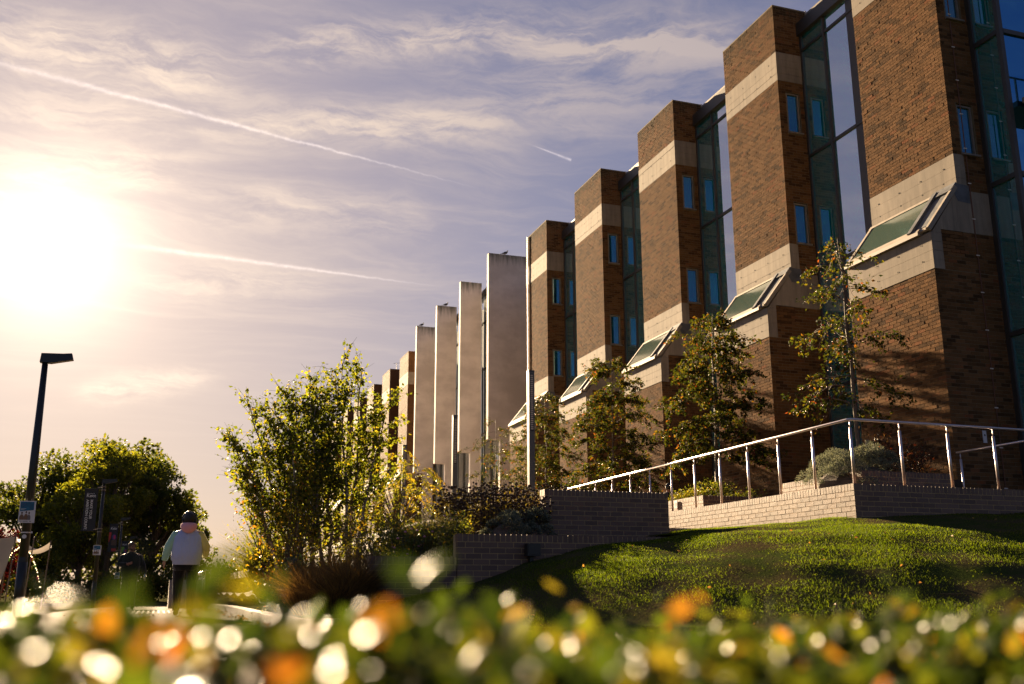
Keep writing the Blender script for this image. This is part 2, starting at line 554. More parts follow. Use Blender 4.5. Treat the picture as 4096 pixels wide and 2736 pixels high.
M_PIER = mat_brick('pier_brick', [(0.0, (0.070, 0.042, 0.022)), (0.25, (0.130, 0.074, 0.035)), (0.6, (0.172, 0.097, 0.044)), (0.9, (0.20, 0.115, 0.056)), (1.0, (0.20, 0.085, 0.040))], 0.95, 0.32, 1.0, 0.06)
M_PIERM = mat_mortar('pier_mortar', (0.19, 0.145, 0.085))
M_WALL = mat_brick('wall_brick', [(0.0, (0.115, 0.072, 0.054)), (0.5, (0.150, 0.096, 0.072)), (1.0, (0.19, 0.120, 0.086))], 0.5, 0.25, 0.3)
M_WALLM = mat_mortar('wall_mortar', (0.46, 0.32, 0.16))
M_CONC = mat_concrete('board_concrete', (0.36, 0.30, 0.235), 0.5)
M_FIN = mat_fin()
M_GLASS = mat_glass('bay_glass', (0.003, 0.23, 0.25), (0.97, 0.93, 1.0), 0.50)
M_WIN = mat_glass('window_glass', (0.004, 0.065, 0.10), (0.24, 0.52, 0.70), 0.45)
M_WIN2 = mat_glass('window_glass_pale', (0.02, 0.13, 0.18), (0.25, 0.52, 0.70), 0.35)
M_GLASSD = mat_glass('fin_glass', (0.09, 0.125, 0.115), (0.75, 0.82, 0.82), 0.28)
M_SKYL = mat_glass('skylight_glass', (0.075, 0.12, 0.10), (0.8, 0.85, 0.9), 0.30, 0.12)
M_FRAME = mat_plain('dark_frame', (0.055, 0.05, 0.045), 0.45, 0.3)
M_WFRAME = mat_plain('window_frame', (0.20, 0.175, 0.15), 0.5)
M_LEAD = mat_plain('lead_flashing', (0.10, 0.105, 0.115), 0.5, 0.2, 0.3, 4.0, bumpy=0.2)
M_FASCIA = mat_plain('pale_fascia', (0.24, 0.20, 0.16), 0.6)
M_STEEL = mat_plain('brushed_steel', (0.62, 0.55, 0.56), 0.42, 0.95, 0.05)
M_BLACK = mat_plain('black_paint', (0.012, 0.013, 0.014), 0.4)
M_COPPER = mat_plain('copper_tape', (0.16, 0.07, 0.04), 0.6, 0.2)
M_WHITEPIPE = mat_plain('pale_tape', (0.7, 0.62, 0.55), 0.5)
M_HOLE = mat_plain('tie_hole', (0.02, 0.017, 0.014), 0.95)
M_WOOD = mat_plain('weathered_wood', (0.17, 0.13, 0.095), 0.85, 0, 0.3, 14.0, bumpy=0.3)
M_SOIL = mat_plain('soil', (0.045, 0.032, 0.022), 0.95, 0, 0.4, 5.0, bumpy=0.6)
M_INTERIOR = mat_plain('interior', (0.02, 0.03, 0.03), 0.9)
M_COLUMN = mat_plain('column_paint', (0.03, 0.032, 0.036), 0.40, 0.0, spec=1.0)
M_STONE = mat_concrete('kerb_stone', (0.36, 0.31, 0.26), 0.3, False)
# ------------------------------------------------------------------ brickwork
BL, BJ, BD = 0.215, 0.010, 0.1025     # brick length, joint, header width
PITCH = BL + BJ

def courses(z0, z1, ch=0.075):
    n = max(1, round((z1 - z0) / ch)); h = (z1 - z0) / n
    return [(z0 + i * h + 0.0045, z0 + (i + 1) * h - 0.0045) for i in range(n)]

def run(u0, u1, parity, start_header):
    """stretcher bond along u from the corner u0 to u1; the corner piece is a stretcher or a header by turns"""
    out = []
    u = u0
    first = BD if (parity ^ start_header) else BL
    ln = first
    while u < u1 - 0.02:
        e = min(u + ln, u1)
        if e - u > 0.02: out.append((u, e))
        u = e + BJ
        ln = BL
    return out

def cut(seg, z0, z1, holes):
    segs = [seg]
    for (ha, hb, hz0, hz1) in holes:
        if z1 < hz0 or z0 > hz1: continue
        ns = []
        for a, b in segs:
            if b <= ha or a >= hb: ns.append((a, b)); continue
            if a < ha - 0.02: ns.append((a, ha - 0.004))
            if b > hb + 0.02: ns.append((hb + 0.004, b))
        segs = ns
    return segs

def box_arrays(boxes):
    b = np.array(boxes, dtype=np.float64)
    n = len(b)
    sel = [(0, 2, 4), (1, 2, 4), (1, 3, 4), (0, 3, 4), (0, 2, 5), (1, 2, 5), (1, 3, 5), (0, 3, 5)]
    v = np.stack([b[:, list(s)] for s in sel], axis=1)          # n,8,3
    v += RNG.normal(0, 0.0006, v.shape)
    q = np.array([(3, 2, 1, 0), (4, 5, 6, 7), (0, 1, 5, 4), (1, 2, 6, 5), (2, 3, 7, 6), (3, 0, 4, 7)])
    f = (np.arange(n) * 8)[:, None, None] + q[None]
    return v.reshape(-1, 3), f.reshape(-1, 4)

BRICK_MESH = {}
def place_brick(b, mat, parent, rough=0.0007):
    """one brick as an object of its own; alike bricks share their mesh"""
    sx, sy, sz = b[1] - b[0], b[3] - b[2], b[5] - b[4]
    var = random.randrange(3)
    key = (round(sx, 3), round(sy, 3), round(sz, 3), mat.name, var)
    if key not in BRICK_MESH:
        hx, hy, hz = sx / 2, sy / 2, sz / 2
        v = [Vector((x * hx, y * hy, z * hz)) + Vector([random.gauss(0, rough) for _ in range(3)]) for z in (-1, 1) for x, y in ((-1, -1), (1, -1), (1, 1), (-1, 1))]
        me = bpy.data.meshes.new('brick')
        me.from_pydata(v, [], [(3, 2, 1, 0), (4, 5, 6, 7), (0, 1, 5, 4), (1, 2, 6, 5), (2, 3, 7, 6), (3, 0, 4, 7)])
        me.materials.append(mat)
        BRICK_MESH[key] = me
    o = bpy.data.objects.new('brick', BRICK_MESH[key])
    o.location = ((b[0] + b[1]) / 2, (b[2] + b[3]) / 2, (b[4] + b[5]) / 2)
    COL.objects.link(o)
    adopt(o, parent)
    return o

def joined_bricks(name, boxes, mat, parent):
    v, f = box_arrays(boxes)
    o = fast_mesh(name, v, f, mat=mat, parent=parent)
    o['kind'] = 'stuff'
    return o

# ------------------------------------------------------------------ the brick block
XU, XP, XG = 15.05, 14.245, 15.90       # upper face, lower projecting face, glass line
PW = 2.66                               # pier width
TZ = 1.85                               # terrace level
WINS = [(15.30, 15.70, 9.31, 10.45), (15.30, 15.70, 12.50, 13.68)]

def pier_bricks(y0, y1):
    """returns the boxes of all bricks that face front (-X) or near side (-Y)"""
    out = []
    def jit(): return RNG.normal(0, 0.0016)
    def zone(xf, z0, z1, side_to, holes=(), side_from=None, front=True):
        for k, (a, b) in enumerate(courses(z0, z1)):
            par = k % 2
            if front:
                for i, (u, w) in enumerate(run(y0, y1, par, 0)):
                    d = (BL if par else BD) if i == 0 else 0.05
                    j = 0 if i == 0 else jit()
                    out.append((xf + j, xf + d, u, w, a, b))
            sf = xf if side_from is None else side_from
            for i, (u, w) in enumerate(run(sf, side_to, par, 1)):
                if i == 0 and front: continue                    # the corner brick shows on both faces
                for (ca, cb) in cut((u, w), a, b, holes):
                    out.append((ca, cb, y0 + abs(jit()) , y0 + 0.05, a, b))
    zone(XU, 14.875, 16.28, 16.12)
    zone(XU, 9.275, 14.005, XG - 0.005, [(w[0] - 0.02, w[1] + 0.02, w[2] - 0.06, w[3] + 0.02) for w in WINS])
    zone(XU, 8.465, 9.265, XG - 0.005, side_from=15.315, front=False)
    zone(XP, TZ, 6.665, XG - 0.005)
    zone(XP, 6.675, 7.52, XG - 0.005, side_from=14.505, front=False)
    return out

def board_band(name, parent, x0, x1, y0, y1, z0, z1, nb, mat=None):
    m = MB(); h = (z1 - z0) / nb
    for i in range(nb):
        e = random.uniform(0, 0.005); e2 = random.uniform(0, 0.004)
        # boards meet at butt joints along the band
        m.box(x0 + e, x1, y0 + e2, y1 - 0.001 * i, z0 + i * h + 0.002, z0 + (i + 1) * h - 0.002)
    m.box(x0 + 0.012, x1 - 0.002, y0 + 0.012, y1 - 0.01, z0 + 0.001, z1 - 0.001)
    o = m.build(name, mat or M_CONC, parent)
    return o

def tie_holes(parent, x, ys, zs):
    for z in zs:
        for y in ys:
            m = MB(); m.disc((x - 0.0015, y + random.uniform(-.03, .03), z + random.uniform(-.02, .02)), random.uniform(0.016, 0.022), (-1, 0, 0), 8)
            m.build('tie_hole', M_HOLE, parent)

def skylight(b, y0, y1):
    """sloping rooflight on the shoulder between the upper and the projecting lower part of a pier"""
    A = Vector((XU - 0.02, 0, 8.56)); B = Vector((XP - 0.05, 0, 7.50))
    def P(t, y, off=0.0):
        p = A.lerp(B, t); n = Vector((B.z - A.z, 0, A.x - B.x)).normalized()
        if n.z < 0: n = -n
        p = p + n * off
        return (p.x, y, p.z)
    m = MB()                                                     # frame bars round the pane
    def slab(t0, t1, ya, yb, o0, o1):
        m.add([P(t0, ya, o0), P(t0, yb, o0), P(t1, yb, o0), P(t1, ya, o0), P(t0, ya, o1), P(t0, yb, o1), P(t1, yb, o1), P(t1, ya, o1)],
              [(0, 1, 2, 3), (7, 6, 5, 4), (0, 4, 5, 1), (1, 5, 6, 2), (2, 6, 7, 3), (3, 7, 4, 0)])
    slab(0.02, 0.98, y0 + 0.02, y1 - 0.02, -0.05, 0.0)
    f = m.build('skylight', M_FASCIA, b)
    m = MB()
    slab(0.09, 0.88, y0 + 0.62, y1 - 0.12, 0.002, 0.018)
    m.build('pane', M_SKYL, f)
    m = MB()
    slab(0.02, 0.09, y0 + 0.5, y1, 0.001, 0.03)
    slab(0.88, 0.97, y0 + 0.55, y1, 0.001, 0.028)
    slab(0.09, 0.97, y1 - 0.12, y1 - 0.03, 0.002, 0.035)
    m.build('frame', M_FASCIA, f)
    m = MB()                                                     # lead-dressed kerbs on the near side
    slab(0.02, 0.97, y0 + 0.48, y0 + 0.60, 0.001, 0.07)
    slab(-0.02, 0.90, y0 + 0.05, y0 + 0.30, 0.001, 0.012)
    slab(-0.03, 0.16, y0 - 0.012, y0 + 0.62, 0.012, 0.05)
    m.add([(XU - 0.06, y0 - 0.008, 8.60), (XU + 0.30, y0 - 0.008, 8.58), (XU + 0.30, y0 - 0.008, 8.18), (XU - 0.02, y0 - 0.008, 8.20), (XU - 0.12, y0 - 0.008, 8.40)], [(0, 1, 2, 3, 4)])
    m.build('lead_flashing', M_LEAD, f)
    m = MB()
    slab(0.04, 1.0, y0 - 0.03, y0 + 0.05, -0.05, 0.045)
    m.build('barge_board', M_FASCIA, f)
    m = MB()                                                     # eaves beam
    m.prism([(XP - 0.08, 7.45), (XP + 0.05, 7.45), (XP + 0.05, 7.55), (XP - 0.02, 7.59), (XP - 0.08, 7.52)], 'y', y0 + 0.28, y1 + 0.01)
    m.build('eaves_beam', M_FASCIA, f)

def window(b, y0, w, big=True):
    x0, x1, z0, z1 = w
    t = 0.042
    m = MB()
    yf = y0 + 0.035
    m.box(x0, x0 + t, yf, y0 + 0.12, z0, z1); m.box(x1 - t, x1, yf, y0 + 0.12, z0, z1)
    m.box(x0 + t, x1 - t, yf, y0 + 0.12, z1 - t, z1); m.box(x0 + t, x1 - t, yf, y0 + 0.12, z0, z0 + t)
    f = m.build('window', M_WFRAME, b)
    zb = z0 + t + (z1 - z0) * random.choice((0.0, 0.55, 0.72, 0.8, 0.62))
    if zb < z0 + t + 0.01: zb = z1 - t
    m = MB(); m.box(x0 + t, x1 - t, y0 + 0.075, y0 + 0.09, z0 + t, zb)
    m.build('pane', M_WIN, f)
    if zb < z1 - t - 0.01:
        m = MB(); m.box(x0 + t, x1 - t, y0 + 0.075, y0 + 0.0895, zb + 0.0005, z1 - t); m.build('upper_pane', M_WIN2, f)  # upper part of the window in a paler glass colour
    m = MB(); m.prism([(x0 - 0.03, z0 - 0.045), (x1 + 0.04, z0 - 0.045), (x1 + 0.04, z0 - 0.004), (x0 - 0.03, z0 - 0.004)], 'y', y0 - 0.06, y0 + 0.10)
    m.build('sill', M_WFRAME, f)

def bay(b, ya, yb, first=False, mull=None, louvre=True):
    """glazed bay between two piers, glass in a plane parallel to the front"""
    trans = [15.03, 11.85, 8.62, 5.40]
    edges = [15.47] + trans + [TZ]
    ym = mull if mull else yb - 1.05
    m = MB()
    fx = XG - 0.03
    m.box(fx - 0.02, XG + 0.1, yb - 0.06, yb - 0.002, TZ, 15.47)
    m.box(fx - 0.03, XG + 0.1, ym - 0.035, ym + 0.035, TZ, 15.47)
    for z in trans:
        m.box(fx - 0.012, XG + 0.08, ya + 0.002, yb - 0.061, z - 0.035, z + 0.035)
    m.box(fx - 0.10, XG + 0.3, ya + 0.002, yb - 0.002, 15.475, 15.86)                   # head fascia
    f = m.build('glazing_frame', M_FRAME, b)
    for i in range(5):
        z1 = edges[i] - (0 if i == 0 else 0.035); z0 = edges[i + 1] + 0.035
        for (a, c) in ((ym + 0.035, yb - 0.06), (ya + 0.01, ym - 0.035)):
            p = MB(); p.box(XG, XG + 0.012, a, c, z0, z1)
            p.build('pane', M_GLASS, f)
    if louvre:
        p = MB()
        p.box(XG - 0.02, XG + 0.02, ya + 0.003, ya + 1.26, 8.66, 15.40)
        p.build('spandrel_panel', M_FRAME, f)
    # roof edge rail and flashing behind the parapet line
    m = MB()
    m.box(16.10, 16.16, ya - 0.2, yb - 0.01, 16.02, 16.24)
    m.bar((16.13, ya + 0.3, 15.86), (16.13, ya + 0.3, 16.02), 0.04, 0.04)
    m.build('roof_edge_rail', M_FASCIA, f)
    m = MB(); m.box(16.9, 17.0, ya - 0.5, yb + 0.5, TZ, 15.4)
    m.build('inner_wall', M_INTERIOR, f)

def pier_frame(b, y0, bricks_as_objects, show_windows=True, textured=False):
    y1 = y0 + PW
    m = MB()
    rec = 0.006 if not textured else 0.0
    if textured:
        m.box(XU, 17.2, y0, y1, 8.44, 16.27)
    else:                                        # leave pockets for the two windows
        m.box(XU + rec, 15.285, y0 + rec, y1, 8.44, 16.27)
        m.box(15.285, 15.715, y0 + 0.13, y1 - 0.003, 8.44, 16.265)
        for za, zb in ((8.44, 9.27), (10.47, 12.46), (13.70, 16.26)):
            m.box(15.2855, 15.7145, y0 + rec, y0 + 0.1295, za, zb)
        m.box(15.715, 17.2, y0 + rec, y1 - 0.001, 8.44, 16.27)
    m.box(XP + rec, 17.2, y0 + rec + 0.0005, y1 - 0.001, TZ - 0.6, 7.0)
    m.box(XU + 0.03, 17.1, y0 + rec + 0.001, y1 - 0.002, 7.0, 8.44)
    core = m.build('brick_pier', M_PIERM if not textured else M_FARBRICK, b)
    board_band('concrete_band', core, XU - 0.006, XG - 0.003 if not textured else 16.4, y0 - 0.006, y1 + 0.004, 14.01, 14.87, 4)
    board_band('concrete_band', core, XU - 0.008, XU + 0.26, y0 - 0.008, y1 + 0.004, 8.46, 9.27, 3)
    board_band('concrete_band', core, XP - 0.010, XP + 0.26, y0 - 0.010, y1 + 0.004, 6.67, 7.44, 4)
    m = MB()
    m.prism([(XP + 0.03, 7.445), (XP + 0.26, 7.445), (XP + 0.26, 7.53), (XG - 0.004, 7.53), (XG - 0.004, 8.455), (XU - 0.03, 8.455)], 'y', y0 - 0.004, y1 + 0.003)
    m.build('concrete_shoulder', M_CONC, core)
    if not textured:
        ys = [y0 + 0.33 + i * 0.68 for i in range(4)]
        tie_holes(core, XU - 0.008, ys, (8.72, 9.04))
        tie_holes(core, XU - 0.006, ys, (14.25, 14.62))
        tie_holes(core, XP - 0.010, ys, (6.88, 7.22))
    m = MB(); m.box(XU - 0.004, 16.14, y0 - 0.004, y1 + 0.004, 16.283, 16.325)
    m.build('coping', M_PIERM if not textured else M_FARBRICK, core)
    return core

M_FARBRICK = None
def make_farbrick():
    m, T, out = new_mat('far_brick')
    ge = T.n('ShaderNodeNewGeometry')
    sep = T.n('ShaderNodeSeparateXYZ'); T.l(ge.outputs['Position'], sep.inputs[0])
    cb = T.n('ShaderNodeCombineXYZ')
    T.l(T.math('ADD', sep.outputs[0], sep.outputs[1]), cb.inputs[0]); T.l(sep.outputs[2], cb.inputs[1])
    br = T.n('ShaderNodeTexBrick')
    T.l(cb.outputs[0], br.inputs['Vector'])
    br.inputs['Scale'].default_value = 1.0
    br.inputs['Brick Width'].default_value = 0.225; br.inputs['Row Height'].default_value = 0.075
    br.inputs['Mortar Size'].default_value = 0.009
    br.inputs['Color1'].default_value = (0.13, 0.066, 0.03, 1); br.inputs['Color2'].default_value = (0.18, 0.09, 0.042, 1)
    br.inputs['Mortar'].default_value = (0.12, 0.09, 0.055, 1)
    n = T.noise(ge.outputs['Position'], 1.5, 5, 0.6)
    col = T.mix(0.4, br.outputs['Color'], T.mix(n, (0.12, 0.08, 0.05, 1), (0.6, 0.45, 0.3, 1)), 'OVERLAY')
    h = T.math('SUBTRACT', T.noise(ge.outputs['Position'], 40.0, 4), T.math('MULTIPLY', br.outputs['Fac'], 1.5))
    bsdf(T, out, color=col, rough=0.85, normal=bump(T, h, 0.8, 0.008), spec=0.06)
    return m
M_FARBRICK = make_farbrick()

def build_brick_block():
    b = thing('library_building', 'brown brick building with tall piers, concrete bands and teal glass bays at right', 'building', (15.5, 27, TZ))
    all_boxes = []
    near = []
    ys = [15.34 + 5.91 * k for k in range(5)]
    for k, y0 in enumerate(ys):
        pier_frame(b, y0, k == 0)
        bx = pier_bricks(y0, y0 + PW)
        if k == 0:
            # the bricks that show largest: low on the nearest pier but above the wall and bushes in front of it
            def key(q):
                c = ((q[0] + q[1]) / 2, (q[2] + q[3]) / 2, (q[4] + q[5]) / 2)
                return math.dist(c, (0, 0, CAM_Z)) + (50 if c[2] < 3.1 else 0) + (50 if (q[1] - q[0] < 0.03) else 0)
            bx.sort(key=key)
            near = bx[:300]; all_boxes += bx[300:]
        else:
            all_boxes += bx
        for w in WINS: window(b, y0, w)
        skylight(b, y0, y0 + PW)
    core = [o for o in b.children if o.name.startswith('brick_pier')][0]
    for q in near: place_brick(q, M_PIER, core)
    joined_bricks('brickwork', all_boxes, M_PIER, b)
    for k in range(4):
        bay(b, ys[k] + PW, ys[k + 1])
    # copper earth tape with clips on the nearest pier, pale tape on the fifth
    m = MB(); m.box(15.36, 15.385, ys[0] - 0.018, ys[0] - 0.011, 2.2, 14.0)
    z = 2.3
    t = m.build('earth_tape', M_COPPER, b)
    while z < 14:
        m = MB(); m.box(15.33, 15.415, ys[0] - 0.026, ys[0] - 0.0185, z, z + 0.022); z += 0.79
        m.build('clip', M_WHITEPIPE, t)
    m = MB(); m.box(XU - 0.05, XU - 0.02, ys[4] + 2.36, ys[4] + 2.40, 7.9, 16.33)
    m.build('lightning_tape', M_WHITEPIPE, b)
    for y0 in ys[1:]:
        m = MB(); m.tube([(16.13, y0 - 0.02, 15.9), (16.13, y0 - 0.02, 16.15), (16.13, y0 - 0.02, 16.33)], 0.022, 6)
        m.build('vent_pipe', M_WHITEPIPE, b)
    # the glazed corner beyond the nearest pier
    cy, cx_ = 14.56, XG
    trans = [15.03, 11.85, 8.62, 5.40]
    edges = [16.2] + trans + [TZ]
    m = MB()
    m.box(XG - 0.05, XG + 0.08, 15.23, 15.345, TZ, 16.2)
    m.box(XG - 0.04, XG + 0.06, cy - 0.04, cy + 0.06, TZ, 16.2)
    for z in trans:
        m.box(XG - 0.045, XG + 0.05, cy + 0.06, 15.23, z - 0.05, z + 0.05)
        m.box(XG + 0.06, 20.0, cy - 0.045, cy + 0.05, z - 0.05, z + 0.05)
    m.box(17.9, 18.0, cy - 0.04, cy + 0.05, TZ, 16.2)
    f = m.build('corner_frame', M_FRAME, b)
    M_CORN = mat_glass('corner_glass', (0.004, 0.035, 0.05), (0.12, 0.5, 0.95), 0.42)
    for i in range(5):
        z1 = edges[i] - (0 if i == 0 else 0.05); z0 = edges[i + 1] + 0.05
        p = MB(); p.box(XG, XG + 0.012, cy + 0.06, 15.23, z0, z1); p.build('pane', M_GLASS, f)
        for (xa, xb) in ((XG + 0.06, 17.9), (18.0, 20.0)):
            p = MB(); p.box(xa, xb, cy, cy + 0.012, z0, z1); p.build('pane', M_CORN, f)
    # interior stair landing and rail, set just outside the opaque corner glass
    m = MB(); m.box(16.2, 20, cy - 0.9, cy - 0.06, 10.2, 10.32)
    m.build('landing_slab', M_FASCIA, b)
    m = MB()
    for x in (16.25, 17.1, 17.95): m.tube([(x, cy - 0.86, 10.32), (x, cy - 0.86, 11.4)], 0.025, 6)
    for z in (10.75, 11.4): m.tube([(16.2, cy - 0.86, z), (20, cy - 0.86, z)], 0.022, 6)
    m.build('landing_rail', M_WHITEPIPE, b)
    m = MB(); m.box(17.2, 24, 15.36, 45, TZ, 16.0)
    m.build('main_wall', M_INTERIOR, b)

def build_fin_block():
    b = thing('fin_block', 'pale concrete entrance block with four tall upright fins and dark glass between', 'building', (15, 52, TZ))
    XF, XE = 15.0, 16.25
    fy = [47.22 + 5.223 * k for k in range(4)]
    for k, y in enumerate(fy):
        xe = 17.6 if k == 0 else XE
        m = MB()
        m.prism([(XF, 7.73), (15.63, 7.73), (15.63, TZ - 0.4), (xe, TZ - 0.4), (xe, 17.47), (XF, 17.47)], 'y', y, y + 0.28)
        f = m.build('concrete_fin', M_FIN, b)
        bpy.context.view_layer.update()
        if k > 0:
            ya, yb = fy[k - 1] + 0.28, y
            m = MB()
            for z in (5.2, 8.8, 12.4, 15.1): m.box(XE + 0.05, XE + 0.2, ya, yb, z - 0.03, z + 0.03)
            m.box(XE + 0.02, XE + 0.5, ya, yb, 16.7, 17.0)
            m.box(XE + 0.05, XE + 0.2, yb - 1.6, yb - 1.54, TZ, 16.7)
            g = m.build('glazing_frame', M_FRAME, b)
            zs = [TZ, 5.2, 8.8, 12.4, 15.1, 16.7]
            for i in range(5):
                for (c, d) in ((ya, yb - 1.6), (yb - 1.54, yb)):
                    p = MB(); p.box(XE + 0.12, XE + 0.135, c + 0.005, d - 0.005, zs[i] + 0.03, zs[i + 1] - 0.03)
                    p.build('pane', M_GLASSD, g)
    m = MB(); m.box(XE + 0.12, XE + 0.14, fy[3] + 0.28, 65.3, TZ, 16.7); m.build('pane', M_GLASSD, b)
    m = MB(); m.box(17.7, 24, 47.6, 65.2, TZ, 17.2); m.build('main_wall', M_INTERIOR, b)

def build_far_block():
    b = thing('far_brick_block', 'far brick block with receding piers beyond the pale concrete fins', 'building', (15.5, 80, TZ))
    ys = [65.38 + 5.95 * k for k in range(7)]
    for k, y0 in enumerate(ys):
        pier_frame(b, y0, False, textured=True)
        if k:
            m = MB(); m.box(XG, XG + 0.02, ys[k - 1] + PW + 0.01, y0 - 0.01, TZ, 15.5); m.build('pane', M_GLASS, b)
            m = MB(); m.box(XG - 0.1, XG + 0.3, ys[k - 1] + PW + 0.01, y0 - 0.01, 15.5, 15.86); m.build('head_fascia', M_FRAME, b)
    m = MB(); m.box(15.5, 15.53, ys[0] - 0.03, ys[0] - 0.012, 3, 16.3); m.build('earth_tape', M_COPPER, b)
    m = MB(); m.tube([(15.6, ys[1] + 0.3, 16.32), (15.6, ys[1] + 0.3, 16.85)], 0.02, 5); m.tube([(15.35, ys[1] + 0.3, 16.8), (15.95, ys[1] + 0.3, 16.9)], 0.012, 5)
    m.build('aerial', M_BLACK, b)

build_brick_block()
build_fin_block()
build_far_block()
# ------------------------------------------------------------------ garden walls, one thing each, every brick its own piece
SOLD = 0.105
def garden_wall(name, label, runs, top, base, group=None, individually=True):
    """runs: list of (axis, fixed, u0, u1, outward, corner0) ; axis 'x' = face in a Y plane, looking -Y; 'y' = face in an X plane, looking -X.
    A soldier course on top, stretcher bond below."""
    xs = [];
    r0 = runs[0]
    loc = (r0[2], r0[1], base) if r0[0] == 'x' else (r0[1], r0[2], base)
    w = thing(name, label, 'garden wall', loc, group)
    w['kind'] = 'thing'
    core = MB()
    boxes = []
    T_ = 0.215
    for (axis, fx, u0, u1, c0, c1) in runs:
        # the mortar core stands back 7 mm from the brick faces
        r = 0.0025
        if axis == 'x': core.box(u0 + r, u1 - r, fx + r, fx + T_, base - 0.3, top - 0.012)
        else: core.box(fx + r, fx + T_, u0 + r + 0.001, u1 - r - 0.001, base - 0.3, top - 0.0125)
        zs = top - SOLD
        # soldiers
        u = u0
        while u < u1 - 0.03:
            e = min(u + 0.065, u1)
            j = random.gauss(0, 0.0007)
            if axis == 'x': boxes.append((u, e, fx + j, fx + 0.12, zs + 0.004, top))
            else: boxes.append((fx + j, fx + 0.12, u, e, zs + 0.004, top))
            u = e + 0.010
        n = int((zs - base) / 0.075) + 1
        for k in range(n):
            b = zs - k * 0.075 - 0.0045; a = b - 0.066
            if b < base - 0.1: break
            par = k % 2
            for i, (p, q) in enumerate(run(u0, u1, par, c0)):
                j = random.gauss(0, 0.0006)
                if axis == 'x': boxes.append((p, q, fx + j, fx + 0.09, a, b))
                else: boxes.append((fx + j, fx + 0.09, p, q, a, b))
    c = core.build('mortar_core', M_WALLM, w)
    boxes.sort(key=lambda q: math.dist(((q[0] + q[1]) / 2, (q[2] + q[3]) / 2, (q[4] + q[5]) / 2), (0, 0, CAM_Z)))
    lim = 300 if individually else 0
    for q in boxes[:lim]: place_brick(q, M_WALL, w, 0.0004)
    if boxes[lim:]: joined_bricks('brickwork', boxes[lim:], M_WALL, w)
    return w

E_ = 0.0125
# stepped retaining walls below the planting
garden_wall('retaining_wall', 'lowest dark brick wall with soldier coping behind the foreground hedge', [('x', 12.97, 2.55, 3.695, 0, 0)], 0.85, 0.10)
garden_wall('retaining_wall', 'long dark brick wall half buried by the rising lawn, with black floodlight', [('x', 12.972, 3.705, 7.25, 1, 0)], 1.15, 0.40)
garden_wall('box_wall', 'upright dark brick wall block where the steel handrail begins', [('x', 14.92, 5.69, 7.86, 1, 0), ('y', 5.688, 14.935, 15.15, 0, 0)], 1.975, 1.16)
garden_wall('ramp_wall', 'sunlit long brick wall carrying the steel handrail above the lawn', [('y', 9.70, 12.54, 23.6, 0, 0)], 1.958, 1.40)
garden_wall('terrace_wall', 'dark shaded brick wall right of the sunlit wall corner', [('x', 12.542, 9.712, 14.2, 1, 0)], 1.955, 1.44)
# raised planters on the terrace
garden_wall('planter', 'brick planter holding the round silver shrub and nearest apple tree', [('y', 11.80, 15.0, 17.5, 0, 0), ('x', 15.002, 11.812, 13.85, 1, 0)], 2.5, 1.9)
garden_wall('planter', 'brick planter with small warning sign behind the sunlit wall', [('y', 11.52, 20.2, 22.9, 0, 0), ('x', 20.202, 11.532, 13.7, 1, 0)], 2.5, 1.9)

# ------------------------------------------------------------------ stainless handrails
def handrail(name, label, path, posts, rail_r=0.021, base=1.958):
    t = thing(name, label, 'handrail', (posts[0][0], posts[0][1], base))
    m = MB(); m.tube(path, rail_r, 10)
    m.build('rail', M_STEEL, t, True)
    zt = path[0][2]
    for (x, y, *b) in posts:
        zb = b[0] if b else base
        m = MB(); m.tube([(x, y, zb), (x, y, zt - 0.135)], 0.0215, 10)
        p = m.build('post', M_STEEL, t, True)
        m = MB(); m.tube([(x, y, zt - 0.14), (x, y, zt - 0.02)], 0.010, 8)
        m.build('pin', M_STEEL, p, True)
    return t
ZR = 2.945
ry = [12.64 + 0.965 * k for k in range(12)]
handrail('handrail', 'long steel handrail on slim posts along the ramp and terrace walls',
         [(9.8, 24.1, ZR), (9.8, 12.70, ZR), (9.82, 12.655, ZR), (9.87, 12.64, ZR), (14.15, 12.64, ZR)],
         [(9.8, y) for y in ry] + [(9.8 + 0.915 * k, 12.64) for k in range(1, 5)])
handrail('handrail', 'short second steel handrail close to the nearest brick pier', [(14.13, 15.17, 2.93), (14.13, 12.9, 2.93)],
         [(14.13, 15.08, TZ), (14.13, 14.25, TZ), (14.13, 13.4, TZ)], 0.021, TZ)
# ------------------------------------------------------------------ ground, lawn, beds, path, terrace
def smooth(a, b, x):
    t = np.clip((x - a) / (b - a), 0, 1); return t * t * (3 - 2 * t)

def ground_z(x, y):
    """falls gently beyond the people"""
    return -0.35 * smooth(19.0, 60.0, np.asarray(y, dtype=float))

WX = np.array([1.4, 2.5, 3.7, 4.32, 4.6, 5.38, 6.2, 7.1, 8.4, 9.7, 10.65, 12.06, 13.0, 16.0])
WZ = np.array([0.05, 0.22, 0.46, 0.64, 0.76, 0.93, 1.06, 1.19, 1.33, 1.45, 1.52, 1.585, 1.62, 1.70])
def lawn_z(x, y):
    x = np.asarray(x, float); y = np.asarray(y, float)
    wall = np.interp(x, WX, WZ)
    d = np.clip(12.75 - y, 0, None)
    z = wall - 0.085 * d - 0.028 * np.minimum(d, 4.0) ** 2 - 0.2 * np.clip(d - 4.0, 0, None)
    z = z + 0.02 * np.clip(y - 12.75, 0, None)
    z = np.maximum(z, 0.02 + 0.012 * x)
    z = z + 0.018 * np.sin(x * 2.3 + y * 1.1) * np.sin(y * 1.9 - x * 0.7) + 0.01 * np.sin(x * 5.1 + 1) * np.sin(y * 4.3)
    return z

